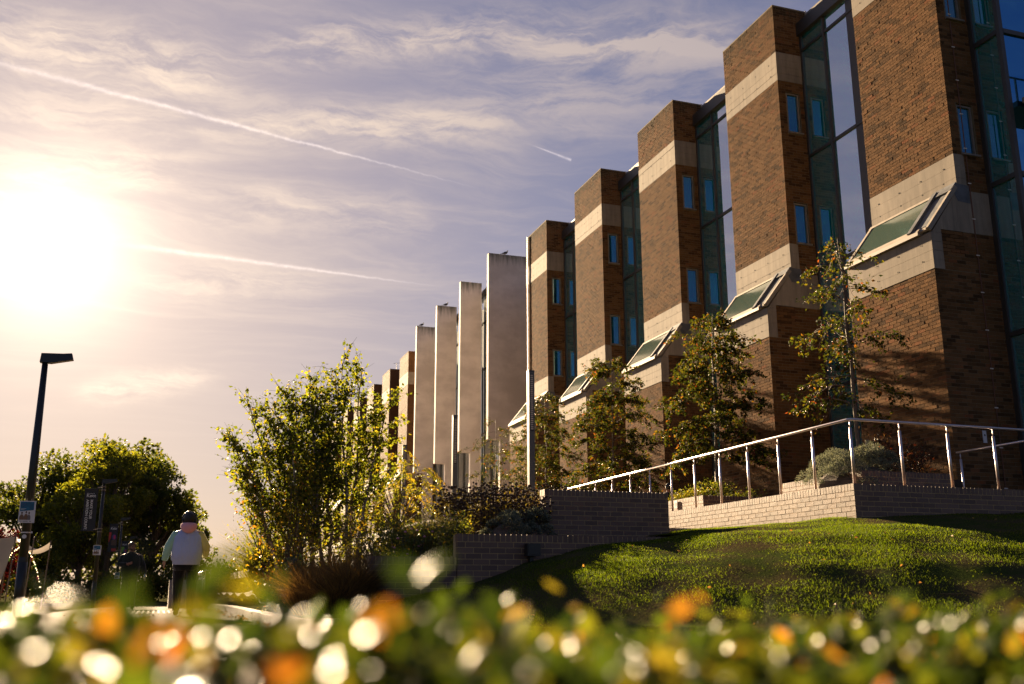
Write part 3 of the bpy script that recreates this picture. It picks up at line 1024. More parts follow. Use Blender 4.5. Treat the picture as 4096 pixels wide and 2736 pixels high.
def grid_mesh(name, x0, x1, nx, y0, y1, ny, zf, mat, keep=None, parent=None, smooth_=True):
    X, Y = np.meshgrid(np.linspace(x0, x1, nx), np.linspace(y0, y1, ny))
    Z = zf(X, Y)
    v = np.stack([X.ravel(), Y.ravel(), Z.ravel()], 1)
    i = np.arange(nx * ny).reshape(ny, nx)
    q = np.stack([i[:-1, :-1].ravel(), i[:-1, 1:].ravel(), i[1:, 1:].ravel(), i[1:, :-1].ravel()], 1)
    if keep is not None:
        c = v[q].mean(1)
        q = q[keep(c[:, 0], c[:, 1])]
    return fast_mesh(name, v, q, mat=mat, parent=parent, smooth=smooth_)

def mat_lawn():
    m, T, out = new_mat('lawn_soil')
    ge = T.n('ShaderNodeNewGeometry')
    n1 = T.noise(ge.outputs['Position'], 1.3, 5, 0.6)
    n2 = T.noise(ge.outputs['Position'], 25.0, 4, 0.7)
    col = T.mix(T.maprange(n1, 0.35, 0.65), (0.040, 0.060, 0.014, 1), (0.085, 0.065, 0.032, 1))
    col = T.mix(T.math('MULTIPLY', n2, 0.6), col, (0.03, 0.028, 0.012, 1))
    bsdf(T, out, color=col, rough=1.0, normal=bump(T, n2, 0.8, 0.02), spec=0.0)
    return m

def mat_paving(name, c1, c2, bw, rh):
    m, T, out = new_mat(name)
    ge = T.n('ShaderNodeNewGeometry')
    br = T.n('ShaderNodeTexBrick')
    T.l(ge.outputs['Position'], br.inputs['Vector'])
    br.inputs['Scale'].default_value = 1.0
    br.inputs['Brick Width'].default_value = bw; br.inputs['Row Height'].default_value = rh
    br.inputs['Mortar Size'].default_value = 0.006
    br.inputs['Color1'].default_value = c4(c1); br.inputs['Color2'].default_value = c4(c2)
    br.inputs['Mortar'].default_value = (0.09, 0.075, 0.06, 1)
    n = T.noise(ge.outputs['Position'], 3.0, 5, 0.6)
    col = T.mix(0.35, br.outputs['Color'], T.mix(n, (0.2, 0.17, 0.13, 1), (0.7, 0.62, 0.52, 1)), 'OVERLAY')
    h = T.math('SUBTRACT', T.noise(ge.outputs['Position'], 30.0, 4), br.outputs['Fac'])
    bsdf(T, out, color=col, rough=0.9, normal=bump(T, h, 0.8, 0.012), spec=0.05)
    return m
M_PAVE = mat_paving('block_paving', (0.085, 0.066, 0.048), (0.12, 0.094, 0.068), 0.2, 0.1)
M_TERR = mat_paving('terrace_paving', (0.24, 0.21, 0.18), (0.29, 0.25, 0.21), 0.6, 0.4)
M_LAWN = mat_lawn()
M_EARTH = mat_plain('earth', (0.05, 0.05, 0.025), 0.95, 0, 0.35, 0.6, spec=0.0, bumpy=0.3)

g = grid_mesh('ground', -1500, 1500, 61, -300, 3000, 67, lambda x, y: ground_z(x, y) - 0.10, M_EARTH); tag(g, kind='structure')
g = grid_mesh('path', -2.0, 1.40, 5, 1.6, 60, 80, lambda x, y: ground_z(x, y) + 0.0, M_PAVE); tag(g, kind='structure')
g = grid_mesh('verge', -9.0, -2.02, 8, 1.6, 60, 60, lambda x, y: ground_z(x, y) - 0.02, M_LAWN); tag(g, kind='structure')
def lawn_keep(x, y):
    return ~(((y > 12.95) & (x < 7.22)) | ((y > 12.52) & (x > 9.72)) | (y > 19.5))
lawn = grid_mesh('lawn', 1.62, 16.0, 150, 1.3, 19.6, 190, lawn_z, M_LAWN, lawn_keep); tag(lawn, kind='structure')
def bed_z(x, y):
    x = np.asarray(x, float); y = np.asarray(y, float)
    z = 0.10 + 0.62 * smooth(2.2, 3.6, x) + 0.35 * smooth(3.3, 4.6, x) + 0.5 * smooth(13.5, 20.0, y) * smooth(3.0, 5.5, x) + 0.25 * smooth(13.5, 19, y)
    z = z + 0.03 * np.sin(x * 3.1) * np.sin(y * 2.7)
    return np.minimum(z, 1.84)
bed = grid_mesh('planting_bed', 1.56, 9.6, 60, 11.75, 30.0, 90, bed_z, M_SOIL,
                lambda x, y: ~(((y < 13.05) & (x > 2.50)) | ((x > 7.8) & (y < 24)) | ((x > 5.7) & (y > 24)))); tag(bed, kind='structure')
m = MB(); m.box(9.75, 15.3, 12.60, 130, TZ - 0.5, TZ); m.box(5.8, 9.74, 23.65, 130, TZ - 0.5, TZ)
tag(m.build('terrace', M_TERR), kind='structure')
m = MB(); m.box(7.9, 9.69, 15.3, 23.6, TZ - 0.7, TZ - 0.42)
tag(m.build('ramp', M_TERR), kind='structure')
# soil in the two planters
for (xa, xb, ya, yb) in ((11.99, 14.2, 15.2, 17.5), (11.71, 14.2, 20.4, 22.9)):
    m = MB(); m.box(xa, xb, ya, yb, TZ, 2.42); tag(m.build('planter_soil', M_SOIL), kind='structure')

# kerb stones along the path, one object each
kerb = thing('kerb', 'low pale stone kerb between the path and the planting bed', 'kerb', (1.45, 11.6, 0))
y = 11.62
while y < 30:
    ln = 1.55
    if 16.4 < y < 17.6: y += 1.2
    m = MB(); zz = float(ground_z(0, y))
    m.box(1.39 + random.uniform(-.006, .006), 1.60, y, y + ln - 0.012, zz - 0.1, zz + 0.115 + random.uniform(-.004, .004))
    if y < 12: m.box(1.605, 2.5, y, y + 0.2, -0.1, 0.115)
    m.build('kerb_stone', M_STONE, kerb)
    y += ln
# tactile paving strip
tp = thing('tactile_paving', 'ribbed tactile paving strip on the path by the walking person', 'paving', (0, 22, 0))
for i in range(9):
    m = MB(); z0 = float(ground_z(0, 22)); m.box(-0.55 + i * 0.1, -0.51 + i * 0.1, 20.9, 24.0, z0 - 0.01, z0 + 0.012); m.build('rib', M_STONE, tp)

lg = np.random.default_rng(140)
ll = np.concatenate([lg.normal(1.22, 0.10, 160), lg.uniform(-1.8, 1.3, 90)]); lyy = lg.uniform(9.5, 27, 250)
LITTER = (ll[ll < 1.385], lyy[ll < 1.385])
# ------------------------------------------------------------------ foliage
def unit(v): return v / np.maximum(np.linalg.norm(v, axis=-1, keepdims=True), 1e-9)

def leaves(name, pts, axis, size, width, mat, parent=None, tint=None, fold=0.18, kind=None):
    """one folded four-sided blade for each point; axis (N,3) runs from stalk to tip"""
    n = len(pts)
    if n == 0: return None
    axis = unit(np.asarray(axis, float))
    ref = unit(RNG.normal(size=(n, 3)))
    side = unit(np.cross(axis, ref))
    nrm = np.cross(side, axis)
    size = np.broadcast_to(np.asarray(size, float), (n,))[:, None]
    w = size * width
    base = np.asarray(pts, float)
    v = np.stack([base, base + axis * size * 0.45 + side * w * 0.5 + nrm * w * fold,
                  base + axis * size, base + axis * size * 0.45 - side * w * 0.5 + nrm * w * fold], 1)
    q = (np.arange(n) * 4)[:, None] + np.arange(4)[None]
    if tint is None: tint = RNG.random(n)
    o = fast_mesh(name, v.reshape(-1, 3), q, mat=mat, parent=parent, attrs={'tint': np.repeat(np.clip(tint, 0, 1), 4)})
    if kind: o['kind'] = kind
    return o

def blades(name, pts, lean, height, width, mat, parent=None, tint=None, bend=0.35):
    """grass blades: a tapering strip of two quads and a tip"""
    n = len(pts)
    pts = np.asarray(pts, float)
    lean = np.asarray(lean, float)
    h = np.broadcast_to(np.asarray(height, float), (n,))[:, None]
    w = np.broadcast_to(np.asarray(width, float), (n,))[:, None]
    ang = RNG.random(n) * 2 * np.pi
    side = np.stack([np.cos(ang), np.sin(ang), np.zeros(n)], 1)
    up = unit(np.array([[0, 0, 1.0]]) + lean)
    m1 = pts + up * h * 0.5
    tip = pts + up * h * 0.5 + unit(up + lean * bend * 3 - np.array([[0, 0, bend * 0.4]])) * h * 0.5
    v = np.stack([pts - side * w, pts + side * w, m1 + side * w * 0.7, m1 - side * w * 0.7, tip], 1)
    i = (np.arange(n) * 5)[:, None]
    q = i + np.array([[0, 1, 2, 3]]); t = i + np.array([[3, 2, 4]])
    if tint is None: tint = RNG.random(n)
    return fast_mesh(name, v.reshape(-1, 3), q, t, mat=mat, parent=parent, attrs={'tint': np.repeat(np.clip(tint, 0, 1), 5)})

def limb(start, d, length, n, droop, wob, r=random):
    p = Vector(start); d = Vector(d).normalized(); out = [p.copy()]
    st = length / n
    for i in range(n):
        d = (d + Vector((r.gauss(0, wob), r.gauss(0, wob), r.gauss(0, wob) - droop))).normalized()
        p = p + d * st
        out.append(p.copy())
    return out

def along(path, t):
    k = t * (len(path) - 1); i = min(int(k), len(path) - 2)
    return path[i].lerp(path[i + 1], k - i), (path[i + 1] - path[i]).normalized()

GREEN_D = [(0.0, (0.020, 0.035, 0.010)), (0.5, (0.045, 0.070, 0.014)), (0.85, (0.09, 0.10, 0.015)), (1.0, (0.16, 0.11, 0.02))]
M_APPLE = mat_leaf('apple_leaf', [(0.0, (0.016, 0.026, 0.008)), (0.55, (0.034, 0.047, 0.010)), (0.85, (0.085, 0.080, 0.012)), (0.95, (0.14, 0.07, 0.018)), (1.0, (0.14, 0.03, 0.018))], 0.42, 0.75, 0.08)
M_BIRCH = mat_leaf('birch_leaf', [(0.0, (0.038, 0.056, 0.010)), (0.5, (0.085, 0.110, 0.014)), (0.85, (0.145, 0.15, 0.018)), (1.0, (0.21, 0.17, 0.02))], 0.56, 0.6, 0.15, 1.9)
M_GOLD = mat_leaf('golden_leaf', [(0.0, (0.07, 0.09, 0.012)), (0.5, (0.16, 0.15, 0.015)), (0.85, (0.26, 0.17, 0.02)), (1.0, (0.30, 0.10, 0.02))], 0.5, 0.45, 0.4)
M_TREE = mat_leaf('tree_leaf', [(0.0, (0.024, 0.038, 0.009)), (0.5, (0.052, 0.070, 0.012)), (0.85, (0.10, 0.095, 0.014)), (1.0, (0.16, 0.08, 0.02))], 0.5, 0.5, 0.3, 2.0)
M_TREEB = mat_leaf('bright_tree_leaf', [(0.0, (0.05, 0.068, 0.011)), (0.5, (0.092, 0.108, 0.013)), (1.0, (0.16, 0.15, 0.018))], 0.52, 0.5, 0.3, 2.0)
M_REDL = mat_leaf('red_leaf', [(0.0, (0.015, 0.004, 0.004)), (1.0, (0.05, 0.010, 0.008))], 0.3, 0.6, 0.2, twarm=(1.2, 0.35, 0.25))
M_EVER = mat_leaf('evergreen_leaf', [(0.0, (0.015, 0.032, 0.014)), (0.7, (0.030, 0.060, 0.024)), (1.0, (0.07, 0.10, 0.04))], 0.25, 0.30, 0.6)
M_SILVER = mat_leaf('silver_leaf', [(0.0, (0.085, 0.10, 0.072)), (0.6, (0.16, 0.175, 0.128)), (1.0, (0.28, 0.275, 0.19))], 0.25, 0.8, 0.2, 1.1, (1, 1, 0.8))
M_LAV = mat_leaf('lavender_leaf', [(0.0, (0.08, 0.09, 0.045)), (0.6, (0.17, 0.17, 0.08)), (1.0, (0.26, 0.23, 0.12))], 0.4, 0.7, 0.2)
M_ROSE = mat_leaf('rose_leaf', [(0.0, (0.040, 0.060, 0.014)), (0.6, (0.085, 0.11, 0.020)), (0.92, (0.18, 0.18, 0.03)), (1.0, (0.28, 0.12, 0.03))], 0.48, 0.32, 0.6, 2.0)
M_STRAW = mat_leaf('straw_blade', [(0.0, (0.05, 0.034, 0.014)), (0.5, (0.13, 0.083, 0.030)), (0.85, (0.24, 0.15, 0.045)), (1.0, (0.36, 0.24, 0.06))], 0.40, 0.6, 0.3, 1.3, (1.1, 0.85, 0.5))
M_GRASSG = mat_leaf('green_blade', [(0.0, (0.035, 0.050, 0.010)), (0.5, (0.085, 0.10, 0.014)), (1.0, (0.22, 0.18, 0.025))], 0.45, 0.5, 0.4)
M_TURF = mat_leaf('turf_blade', [(0.0, (0.032, 0.048, 0.008)), (0.5, (0.070, 0.092, 0.010)), (0.85, (0.12, 0.13, 0.014)), (1.0, (0.20, 0.15, 0.05))], 0.50, 0.7, 0.12, 1.9, (0.95, 1.05, 0.15))
M_OLIVE = mat_leaf('olive_leaf', [(0.0, (0.045, 0.042, 0.016)), (0.5, (0.10, 0.088, 0.028)), (1.0, (0.20, 0.15, 0.045))], 0.42, 0.6, 0.3)
M_SEED = mat_plain('seed_head', (0.040, 0.024, 0.014), 0.9, 0, 0.4, 30, bumpy=0.4)
M_STALK = mat_plain('dry_stalk', (0.15, 0.085, 0.035), 0.85, 0, 0.3, 20)
M_BARK = mat_plain('bark', (0.085, 0.062, 0.045), 0.9, 0, 0.4, 10, bumpy=0.5)
M_BARKG = mat_plain('apple_bark', (0.13, 0.095, 0.065), 0.75, 0, 0.35, 12, bumpy=0.3)
M_APPLEF = mat_plain('crab_apple', (0.20, 0.018, 0.014), 0.35, 0, 0.3, 10)
M_PETAL = mat_plain('pink_petal', (0.55, 0.22, 0.28), 0.6)
def mat_birchbark():
    m, T, out = new_mat('birch_bark')
    ge = T.n('ShaderNodeNewGeometry')
    n = T.noise(T.mapping(ge.outputs['Position'], scale=(9, 9, 30)), 1.0, 4, 0.7)
    col = T.mix(T.maprange(n, 0.48, 0.6), (0.42, 0.33, 0.26, 1), (0.10, 0.07, 0.05, 1))
    bsdf(T, out, color=col, rough=0.7)
    return m
M_BBARK = mat_birchbark()

# ------------------------------------------------------------------ crab apples before the building
def apple_tree(label, base, top, radius, n_branch, leaves_per, seed, crown0=0.26, bare=0.0, tilt=0.0, dens=1.0):
    r = random.Random(seed)
    x, y, z = base
    t = thing('apple_tree', label, 'tree', base, 'crab apple trees along the brick building')
    wood = MB()
    H = top - z
    trunk = [Vector((x, y, z))]
    for i in range(1, 9):
        f = i / 8
        trunk.append(Vector((x + tilt * f + r.gauss(0, 0.03) * f, y + r.gauss(0, 0.03) * f, z + H * f)))
    wood.tube(trunk, [0.052 * (1 - 0.88 * i / 8) for i in range(9)], 7)
    P = []; A = []; F = []; S = []
    for k in range(n_branch):
        f = crown0 + (0.985 - crown0) * (k + r.random()) / n_branch
        p, d = along(trunk, f)
        az = k * 2.4 + r.uniform(-.5, .5)
        g = (f - crown0) / (1 - crown0)
        prof = (1.0 - 0.62 * g ** 0.8) * (0.72 + 0.28 * min(1, g * 5)) * (1 - max(0, g - 0.85) * 4.5)
        L = radius * max(0.15, prof) * r.uniform(0.75, 1.25)
        br = limb(p, (math.cos(az), math.sin(az), r.uniform(0.35, 0.9)), L * 1.3, 6, 0.20, 0.11, r)
        rb = 0.020 * (1 - 0.7 * f)
        wood.tube(br, [max(0.003, rb * (1 - 0.8 * i / 6)) for i in range(7)], 5)
        nt = max(4, int(13 * L / radius + 3))
        for j in range(nt):
            s = r.uniform(0.08, 1.0)
            q, dd = along(br, s)
            tw = limb(q, (dd.x + r.gauss(0, .7), dd.y + r.gauss(0, .7), dd.z * 0.3 + r.gauss(0.05, .4)), r.uniform(0.18, 0.55), 4, 0.18, 0.2, r)
            wood.tube(tw, [0.005, 0.004, 0.0035, 0.003, 0.002], 3, False)
            if r.random() < bare: continue
            for _ in range(max(2, int(1.55 * leaves_per * dens * r.uniform(0.5, 1.4)))):
                u = r.random() ** 0.7
                c, ddd = along(tw, u)
                P.append((c.x + r.gauss(0, .035), c.y + r.gauss(0, .035), c.z + r.gauss(0, .035)))
                A.append((ddd.x + r.gauss(0, .9), ddd.y + r.gauss(0, .9), ddd.z + r.gauss(-0.35, .7)))
                S.append(r.uniform(0.055, 0.10))
            for _ in range(r.choice((0, 1, 2, 3, 4))):
                c, ddd = along(tw, r.random())
                F.append((c.x + r.gauss(0, .03), c.y + r.gauss(0, .03), c.z - r.uniform(.02, .06)))
    wood.build('trunk', M_BARKG, t, True)
    leaves('crown', np.array(P), np.array(A), np.array(S), 0.58, M_APPLE, t, kind='stuff')
    fm = MB()
    for p in F: fm.ball(p, r.uniform(0.009, 0.014), 5, 4)
    fm.build('fruit', M_APPLEF, t, True)['kind'] = 'stuff'
    return t

apple_tree('slender apple tree with open crown before the nearest pier', (12.95, 16.45, 2.4), 7.5, 1.18, 26, 11, 3, 0.26, 0.12, -0.12)
apple_tree('dense apple tree with a stake, second from the right', (12.80, 21.75, 2.4), 7.3, 1.4, 46, 24, 8, 0.22, 0.0, 0.12)
apple_tree('dense apple tree before the third pier, middle of the row', (12.80, 27.8, TZ), 7.5, 1.55, 46, 24, 12, 0.22, 0.0, 0.08)
apple_tree('apple tree behind the nearest light column', (12.80, 33.5, TZ), 7.4, 1.4, 40, 20, 15, 0.25, 0.05, 0.0)
apple_tree('thin apple tree with bare upper twigs before the concrete fins', (12.80, 39.2, TZ), 7.3, 1.6, 26, 10, 19, 0.3, 0.30, 0.0)

def stakes(label, x, y, z, zt, tx, ty, grp='tree stakes'):
    t = thing('tree_stake', label, 'stake', (x, y, z), grp)
    m = MB(); m.tube([(x, y, z), (x, y, zt)], 0.042, 8); m.build('post', M_WOOD, t, True)
    m = MB(); m.bar((x, y, zt - 0.16), (tx, ty, zt - 0.30), 0.008, 0.05); m.tube([(x, y, zt - 0.19), (x, y, zt - 0.12)], 0.046, 8)
    m.build('strap', M_BLACK, t)
stakes('round wooden stake left of the nearest apple tree', 12.68, 16.53, 2.4, 3.12, 12.93, 16.46)
stakes('round wooden stake right of the nearest apple tree', 12.82, 16.05, 2.4, 3.24, 12.93, 16.43)
stakes('round wooden stake beside the second apple tree', 12.72, 21.58, 2.4, 3.28, 12.80, 21.75)

# ------------------------------------------------------------------ birches beside the path
def birch(label, stems, seed, n_side, leaves_per, spread):
    r = random.Random(seed)
    bx = sum(s[0] for s in stems) / len(stems); by = sum(s[1] for s in stems) / len(stems)
    t = thing('birch_tree', label, 'tree', (bx, by, float(bed_z(bx, by))), 'birches beside the path')
    P = []; A = []; S = []; C = []
    twigs = MB()
    for (x, y, tx, ty, tz) in stems:
        z = float(bed_z(x, y)) - 0.05
        a = Vector((x, y, z)); b = Vector((tx, ty, tz))
        path = []
        for i in range(11):
            f = i / 10
            p = a.lerp(b, f); k = math.sin(f * math.pi) * 0.10
            path.append(p + Vector((r.gauss(0, .022) - k * (tx - x) * 0.4, r.gauss(0, .02), 0)))
        m = MB(); m.tube(path, [0.034 * (1 - 0.9 * i / 10) + 0.003 for i in range(11)], 7)
        m.build('stem', M_BBARK, t, True)
        H = tz - z
        for k in range(n_side):
            f = 0.26 + 0.73 * (k + r.random()) / n_side
            p, d = along(path, f)
            az = r.uniform(0, 6.28)
            L = H * spread * (1.12 - f) * r.uniform(0.6, 1.3)
            br = limb(p, (math.cos(az), math.sin(az), r.uniform(0.9, 1.9)), L, 6, 0.03, 0.09, r)
            twigs.tube(br, [0.0075, 0.0065, 0.0055, 0.0045, 0.0035, 0.0028, 0.002], 4, False)
            subs = [br]
            for j in range(int(5 + 7 * L)):
                q, dd = along(br, r.uniform(0.15, 0.95))
                tw = limb(q, (dd.x + r.gauss(0, .6), dd.y + r.gauss(0, .6), dd.z + r.gauss(0, .4)), r.uniform(0.18, 0.5), 4, 0.05, 0.12, r)
                twigs.tube(tw, [0.004, 0.003, 0.0025, 0.002, 0.0015], 3, False)
                subs.append(tw)
            for tw in subs:
                for _ in range(max(2, int(leaves_per * r.uniform(0.6, 1.3) * (1.0 if tw is not br else 1.4)))):
                    u = r.random() * 0.98 + 0.02
                    c, dd = along(tw, u)
                    P.append((c.x + r.gauss(0, .02), c.y + r.gauss(0, .02), c.z + r.gauss(0, .02)))
                    A.append((dd.x * .4 + r.gauss(0, .8), dd.y * .4 + r.gauss(0, .8), r.gauss(-0.55, .55)))
                    S.append(r.uniform(0.050, 0.092)); C.append(r.random() ** 1.5)
        # leading shoot
        for u in np.linspace(0.8, 1.0, 9):
            c, dd = along(path, float(u))
            P.append((c.x, c.y, c.z)); A.append((r.gauss(0, 1), r.gauss(0, 1), -0.3)); S.append(0.045); C.append(r.random())
    twigs.build('twigs', M_BARK, t)['kind'] = 'stuff'
    leaves('crown', np.array(P), np.array(A), np.array(S), 0.72, M_BIRCH, t, np.array(C), kind='stuff')

birch('tall multi-stemmed birch with pale trunks and pointed top shoots', [
    (2.95, 17.0, 2.74, 17.0, 4.25), (2.72, 17.1, 2.50, 17.3, 3.8), (3.02, 17.2, 3.12, 17.2, 4.2), (2.60, 16.9, 2.15, 16.8, 3.9),
    (3.05, 17.0, 3.62, 17.1, 3.75), (2.50, 17.2, 1.90, 17.3, 3.7), (2.45, 17.4, 2.32, 17.5, 3.9)], 5, 19, 6, 0.40)
birch('lower spreading birch leaning over the path side', [
    (2.10, 16.9, 1.25, 16.8, 3.4), (2.00, 17.0, 0.92, 17.0, 2.95), (2.25, 17.1, 1.62, 17.2, 3.5), (1.95, 16.7, 1.15, 16.4, 2.6), (2.2, 16.6, 1.8, 16.3, 3.0), (2.2, 17.0, 1.98, 17.0, 3.65), (2.35, 16.8, 2.25, 16.6, 3.4)], 9, 18, 6, 0.42)

# ------------------------------------------------------------------ shrubs and border plants
def shrub(name, label, cat, c, rx, ry, rz, n, size, width, mat, group=None, stems=14, seed=1, up=0.3, shell=0.5, stemmat=None, lean=(0, 0, 0), tintpow=1.0):
    """stems fan out from the base and carry leaves in an uneven, lobed crown"""
    r = random.Random(seed); g = np.random.default_rng(seed)
    t = thing(name, label, cat, c, group)
    m = MB()
    lobes = []
    for k in range(stems):
        az = r.uniform(0, 6.283); q = r.random() ** 0.6
        e = Vector((c[0] + math.cos(az) * rx * q + lean[0], c[1] + math.sin(az) * ry * q + lean[1], c[2] + rz * (0.45 + 0.55 * math.sqrt(max(0, 1 - q * q))) * r.uniform(0.75, 1.08)))
        a = Vector((c[0] + math.cos(az) * rx * 0.15, c[1] + math.sin(az) * ry * 0.15, c[2] - 0.05))
        mid = a.lerp(e, 0.5) + Vector((r.gauss(0, .05), r.gauss(0, .05), 0.08 * rz))
        m.tube([a, mid, e], [0.012, 0.008, 0.003], 4, False)
        lobes.append((a, mid, e))
    m.build('stems', stemmat or M_BARK, t)
    k = g.integers(0, len(lobes), n)
    u = g.random(n) ** shell
    A0 = np.array([l[0] for l in lobes]); A1 = np.array([l[1] for l in lobes]); A2 = np.array([l[2] for l in lobes])
    uu = u[:, None]
    p = np.where(uu < 0.5, A0[k] + (A1[k] - A0[k]) * uu * 2, A1[k] + (A2[k] - A1[k]) * (uu - 0.5) * 2)
    sc_ = np.array([rx, ry, rz]) * 0.16
    p = p + g.normal(size=(n, 3)) * sc_
    ax = (A2[k] - A0[k]); ax = unit(ax) * up + g.normal(size=(n, 3)) * 0.6
    leaves('foliage', p, ax, size * g.uniform(0.6, 1.25, n), width, mat, t, g.random(n) ** tintpow, kind='stuff')
    return t

def gz(x, y): return float(bed_z(x, y))
# behind and below the birches
shrub('dogwood_shrub', 'yellowing leafy shrub at the path edge left of the birches', 'shrub', (1.75, 16.0, gz(1.75, 16)), 0.85, 0.8, 2.0, 2800, 0.065, 0.5, M_GOLD, None, 20, 21, 0.3, 0.55, tintpow=1.6)
shrub('dogwood_shrub', 'green leafy shrub filling the shade under the birches', 'shrub', (2.5, 17.6, gz(2.5, 17.6)), 1.3, 0.9, 1.5, 1600, 0.07, 0.55, M_BIRCH, None, 26, 22, 0.2, 0.5)
shrub('dogwood_shrub', 'tall twiggy shrub right behind the birch trunks', 'shrub', (3.4, 18.4, gz(3.4, 18.4)), 1.0, 0.8, 1.9, 1500, 0.06, 0.5, M_BIRCH, None, 22, 23, 0.3, 0.6)

def pinnate_shrub(label, c, rx, rz, nf, seed):
    """arching compound leaves with paired leaflets"""
    r = random.Random(seed)
    t = thing('sorbaria_shrub', label, 'shrub', c, 'shrubs with feathery yellow leaves')
    m = MB(); P = []; A = []; S = []; C = []
    for k in range(nf):
        az = r.uniform(0, 6.283); q = r.random() ** 0.5
        b = Vector((c[0] + math.cos(az) * rx * q, c[1] + math.sin(az) * rx * q, c[2] + rz * r.uniform(0.2, 1.0) * math.sqrt(1 - 0.7 * q * q)))
        if k % 4 == 0: m.tube([(c[0], c[1], c[2]), ((b.x + c[0]) / 2, (b.y + c[1]) / 2, b.z * .6 + c[2] * .4), b], [0.012, 0.008, 0.004], 4, False)
        fr = limb(b, (math.cos(az) + r.gauss(0, .4), math.sin(az) + r.gauss(0, .4), 0.35), r.uniform(0.22, 0.38), 6, 0.22, 0.06, r)
        m.tube(fr, 0.0025, 3, False)
        tint = r.random()
        for i in range(1, 7):
            d = (fr[i] - fr[i - 1]).normalized(); sd = d.cross(Vector((0, 0, 1))).normalized()
            for sg in (-1, 1):
                P.append(tuple(fr[i])); A.append(tuple(sd * sg + d * 0.6 - Vector((0, 0, 0.35)))); S.append(r.uniform(0.06, 0.095)); C.append(min(1, max(0, tint + r.gauss(0, .12))))
    m.build('stems', M_BARK, t)
    leaves('foliage', np.array(P), np.array(A), np.array(S), 0.30, M_GOLD, t, np.array(C) * 0.8, kind='stuff')
pinnate_shrub('feathery yellow-green shrub between the birch and the low wall', (3.15, 15.6, gz(3.15, 15.6)), 0.62, 1.1, 190, 31)
pinnate_shrub('taller feathery shrub before the far brick piers', (4.25, 19.0, gz(4.25, 19.0)), 0.75, 1.6, 190, 32)
pinnate_shrub('small feathery plant at the left end of the upright wall block', (6.7, 16.6, 1.5), 0.55, 0.62, 70, 33)

def grass_clump(name, label, c, n, h, spread, mat, seed, width=0.0045, plumes=0, group='ornamental grasses'):
    g = np.random.default_rng(seed)
    t = thing(name, label, 'grass clump', c, group)
    az = g.random(n) * 6.283; q = g.random(n) ** 0.5
    p = np.stack([c[0] + np.cos(az) * q * spread * 0.35, c[1] + np.sin(az) * q * spread * 0.35, np.full(n, c[2] - 0.02)], 1)
    ln = np.stack([np.cos(az) * q * spread / h + g.normal(0, .3, n), np.sin(az) * q * spread / h + g.normal(0, .3, n), np.zeros(n)], 1) * 0.75
    o = blades('blades', p, ln, h * g.uniform(0.55, 1.15, n), width * g.uniform(0.6, 1.3, n), mat, t, g.random(n) ** 1.2, 0.8)
    o['kind'] = 'stuff'
    if plumes:
        m = MB(); P = []; A = []
        for k in range(plumes):
            a = g.random() * 6.283; q_ = g.random() ** .5 * spread * 0.8
            top = Vector((c[0] + math.cos(a) * q_, c[1] + math.sin(a) * q_, c[2] + h * g.uniform(1.0, 1.3)))
            m.tube([(c[0], c[1], c[2]), ((c[0] + top.x) / 2, (c[1] + top.y) / 2, (c[2] + top.z) / 2 + .05), top], [0.003, 0.0025, 0.002], 3, False)
            for i in range(34):
                u = g.random() * 0.22
                P.append((top.x + g.normal(0, .006), top.y + g.normal(0, .006), top.z - u)); A.append((g.normal(0, .5) - 0.3, g.normal(0, .5), 0.5))
        m.build('stalks', M_STALK, t)
        leaves('plumes', np.array(P), np.array(A), 0.07, 0.10, M_PLUME, t, kind='stuff')
    return t
M_PLUME = mat_leaf('plume', [(0.0, (0.30, 0.19, 0.15)), (1.0, (0.5, 0.36, 0.28))], 0.5, 0.8, 0.1, 1.2, (1, 0.85, 0.75))

for i, (x, y, h, s, lab) in enumerate([(1.85, 13.2, 0.72, 0.42, 'rusty dried grass clump at the front corner of the bed'), (2.25, 13.6, 0.85, 0.5, 'rusty dried grass clump with golden blades before the birch'),
                                       (2.1, 12.7, 0.62, 0.42, 'dark dried grass clump nearest the kerb corner'), (2.35, 12.95, 0.9, 0.42, 'tall dark dried grass leaning on the lowest brick wall'),
                                       (1.95, 14.2, 0.8, 0.48, 'dried grass clump behind the rusty ones'), (2.4, 14.6, 1.0, 0.5, 'tall dried grass below the birch trunks')]):
    grass_clump('dried_grass', lab, (x, y, gz(x, y)), 2600, h, s, M_STRAW, 40 + i)
grass_clump('green_grass', 'upright green grass with pink plumes at the path edge', (1.78, 17.9, gz(1.7, 17.9)), 2200, 1.35, 0.55, M_GRASSG, 50, 0.006, 9)
grass_clump('green_grass', 'short green grass tuft spilling over the kerb', (1.72, 15.0, gz(1.7, 15.0)), 700, 0.4, 0.3, M_GRASSG, 51, 0.005)
shrub('spurge', 'glossy dark evergreen plant between the kerb and rusty grass', 'plant', (1.72, 14.4, gz(1.72, 14.4)), 0.34, 0.34, 0.62, 1500, 0.085, 0.26, M_EVER, None, 14, 52, 0.8, 0.3)

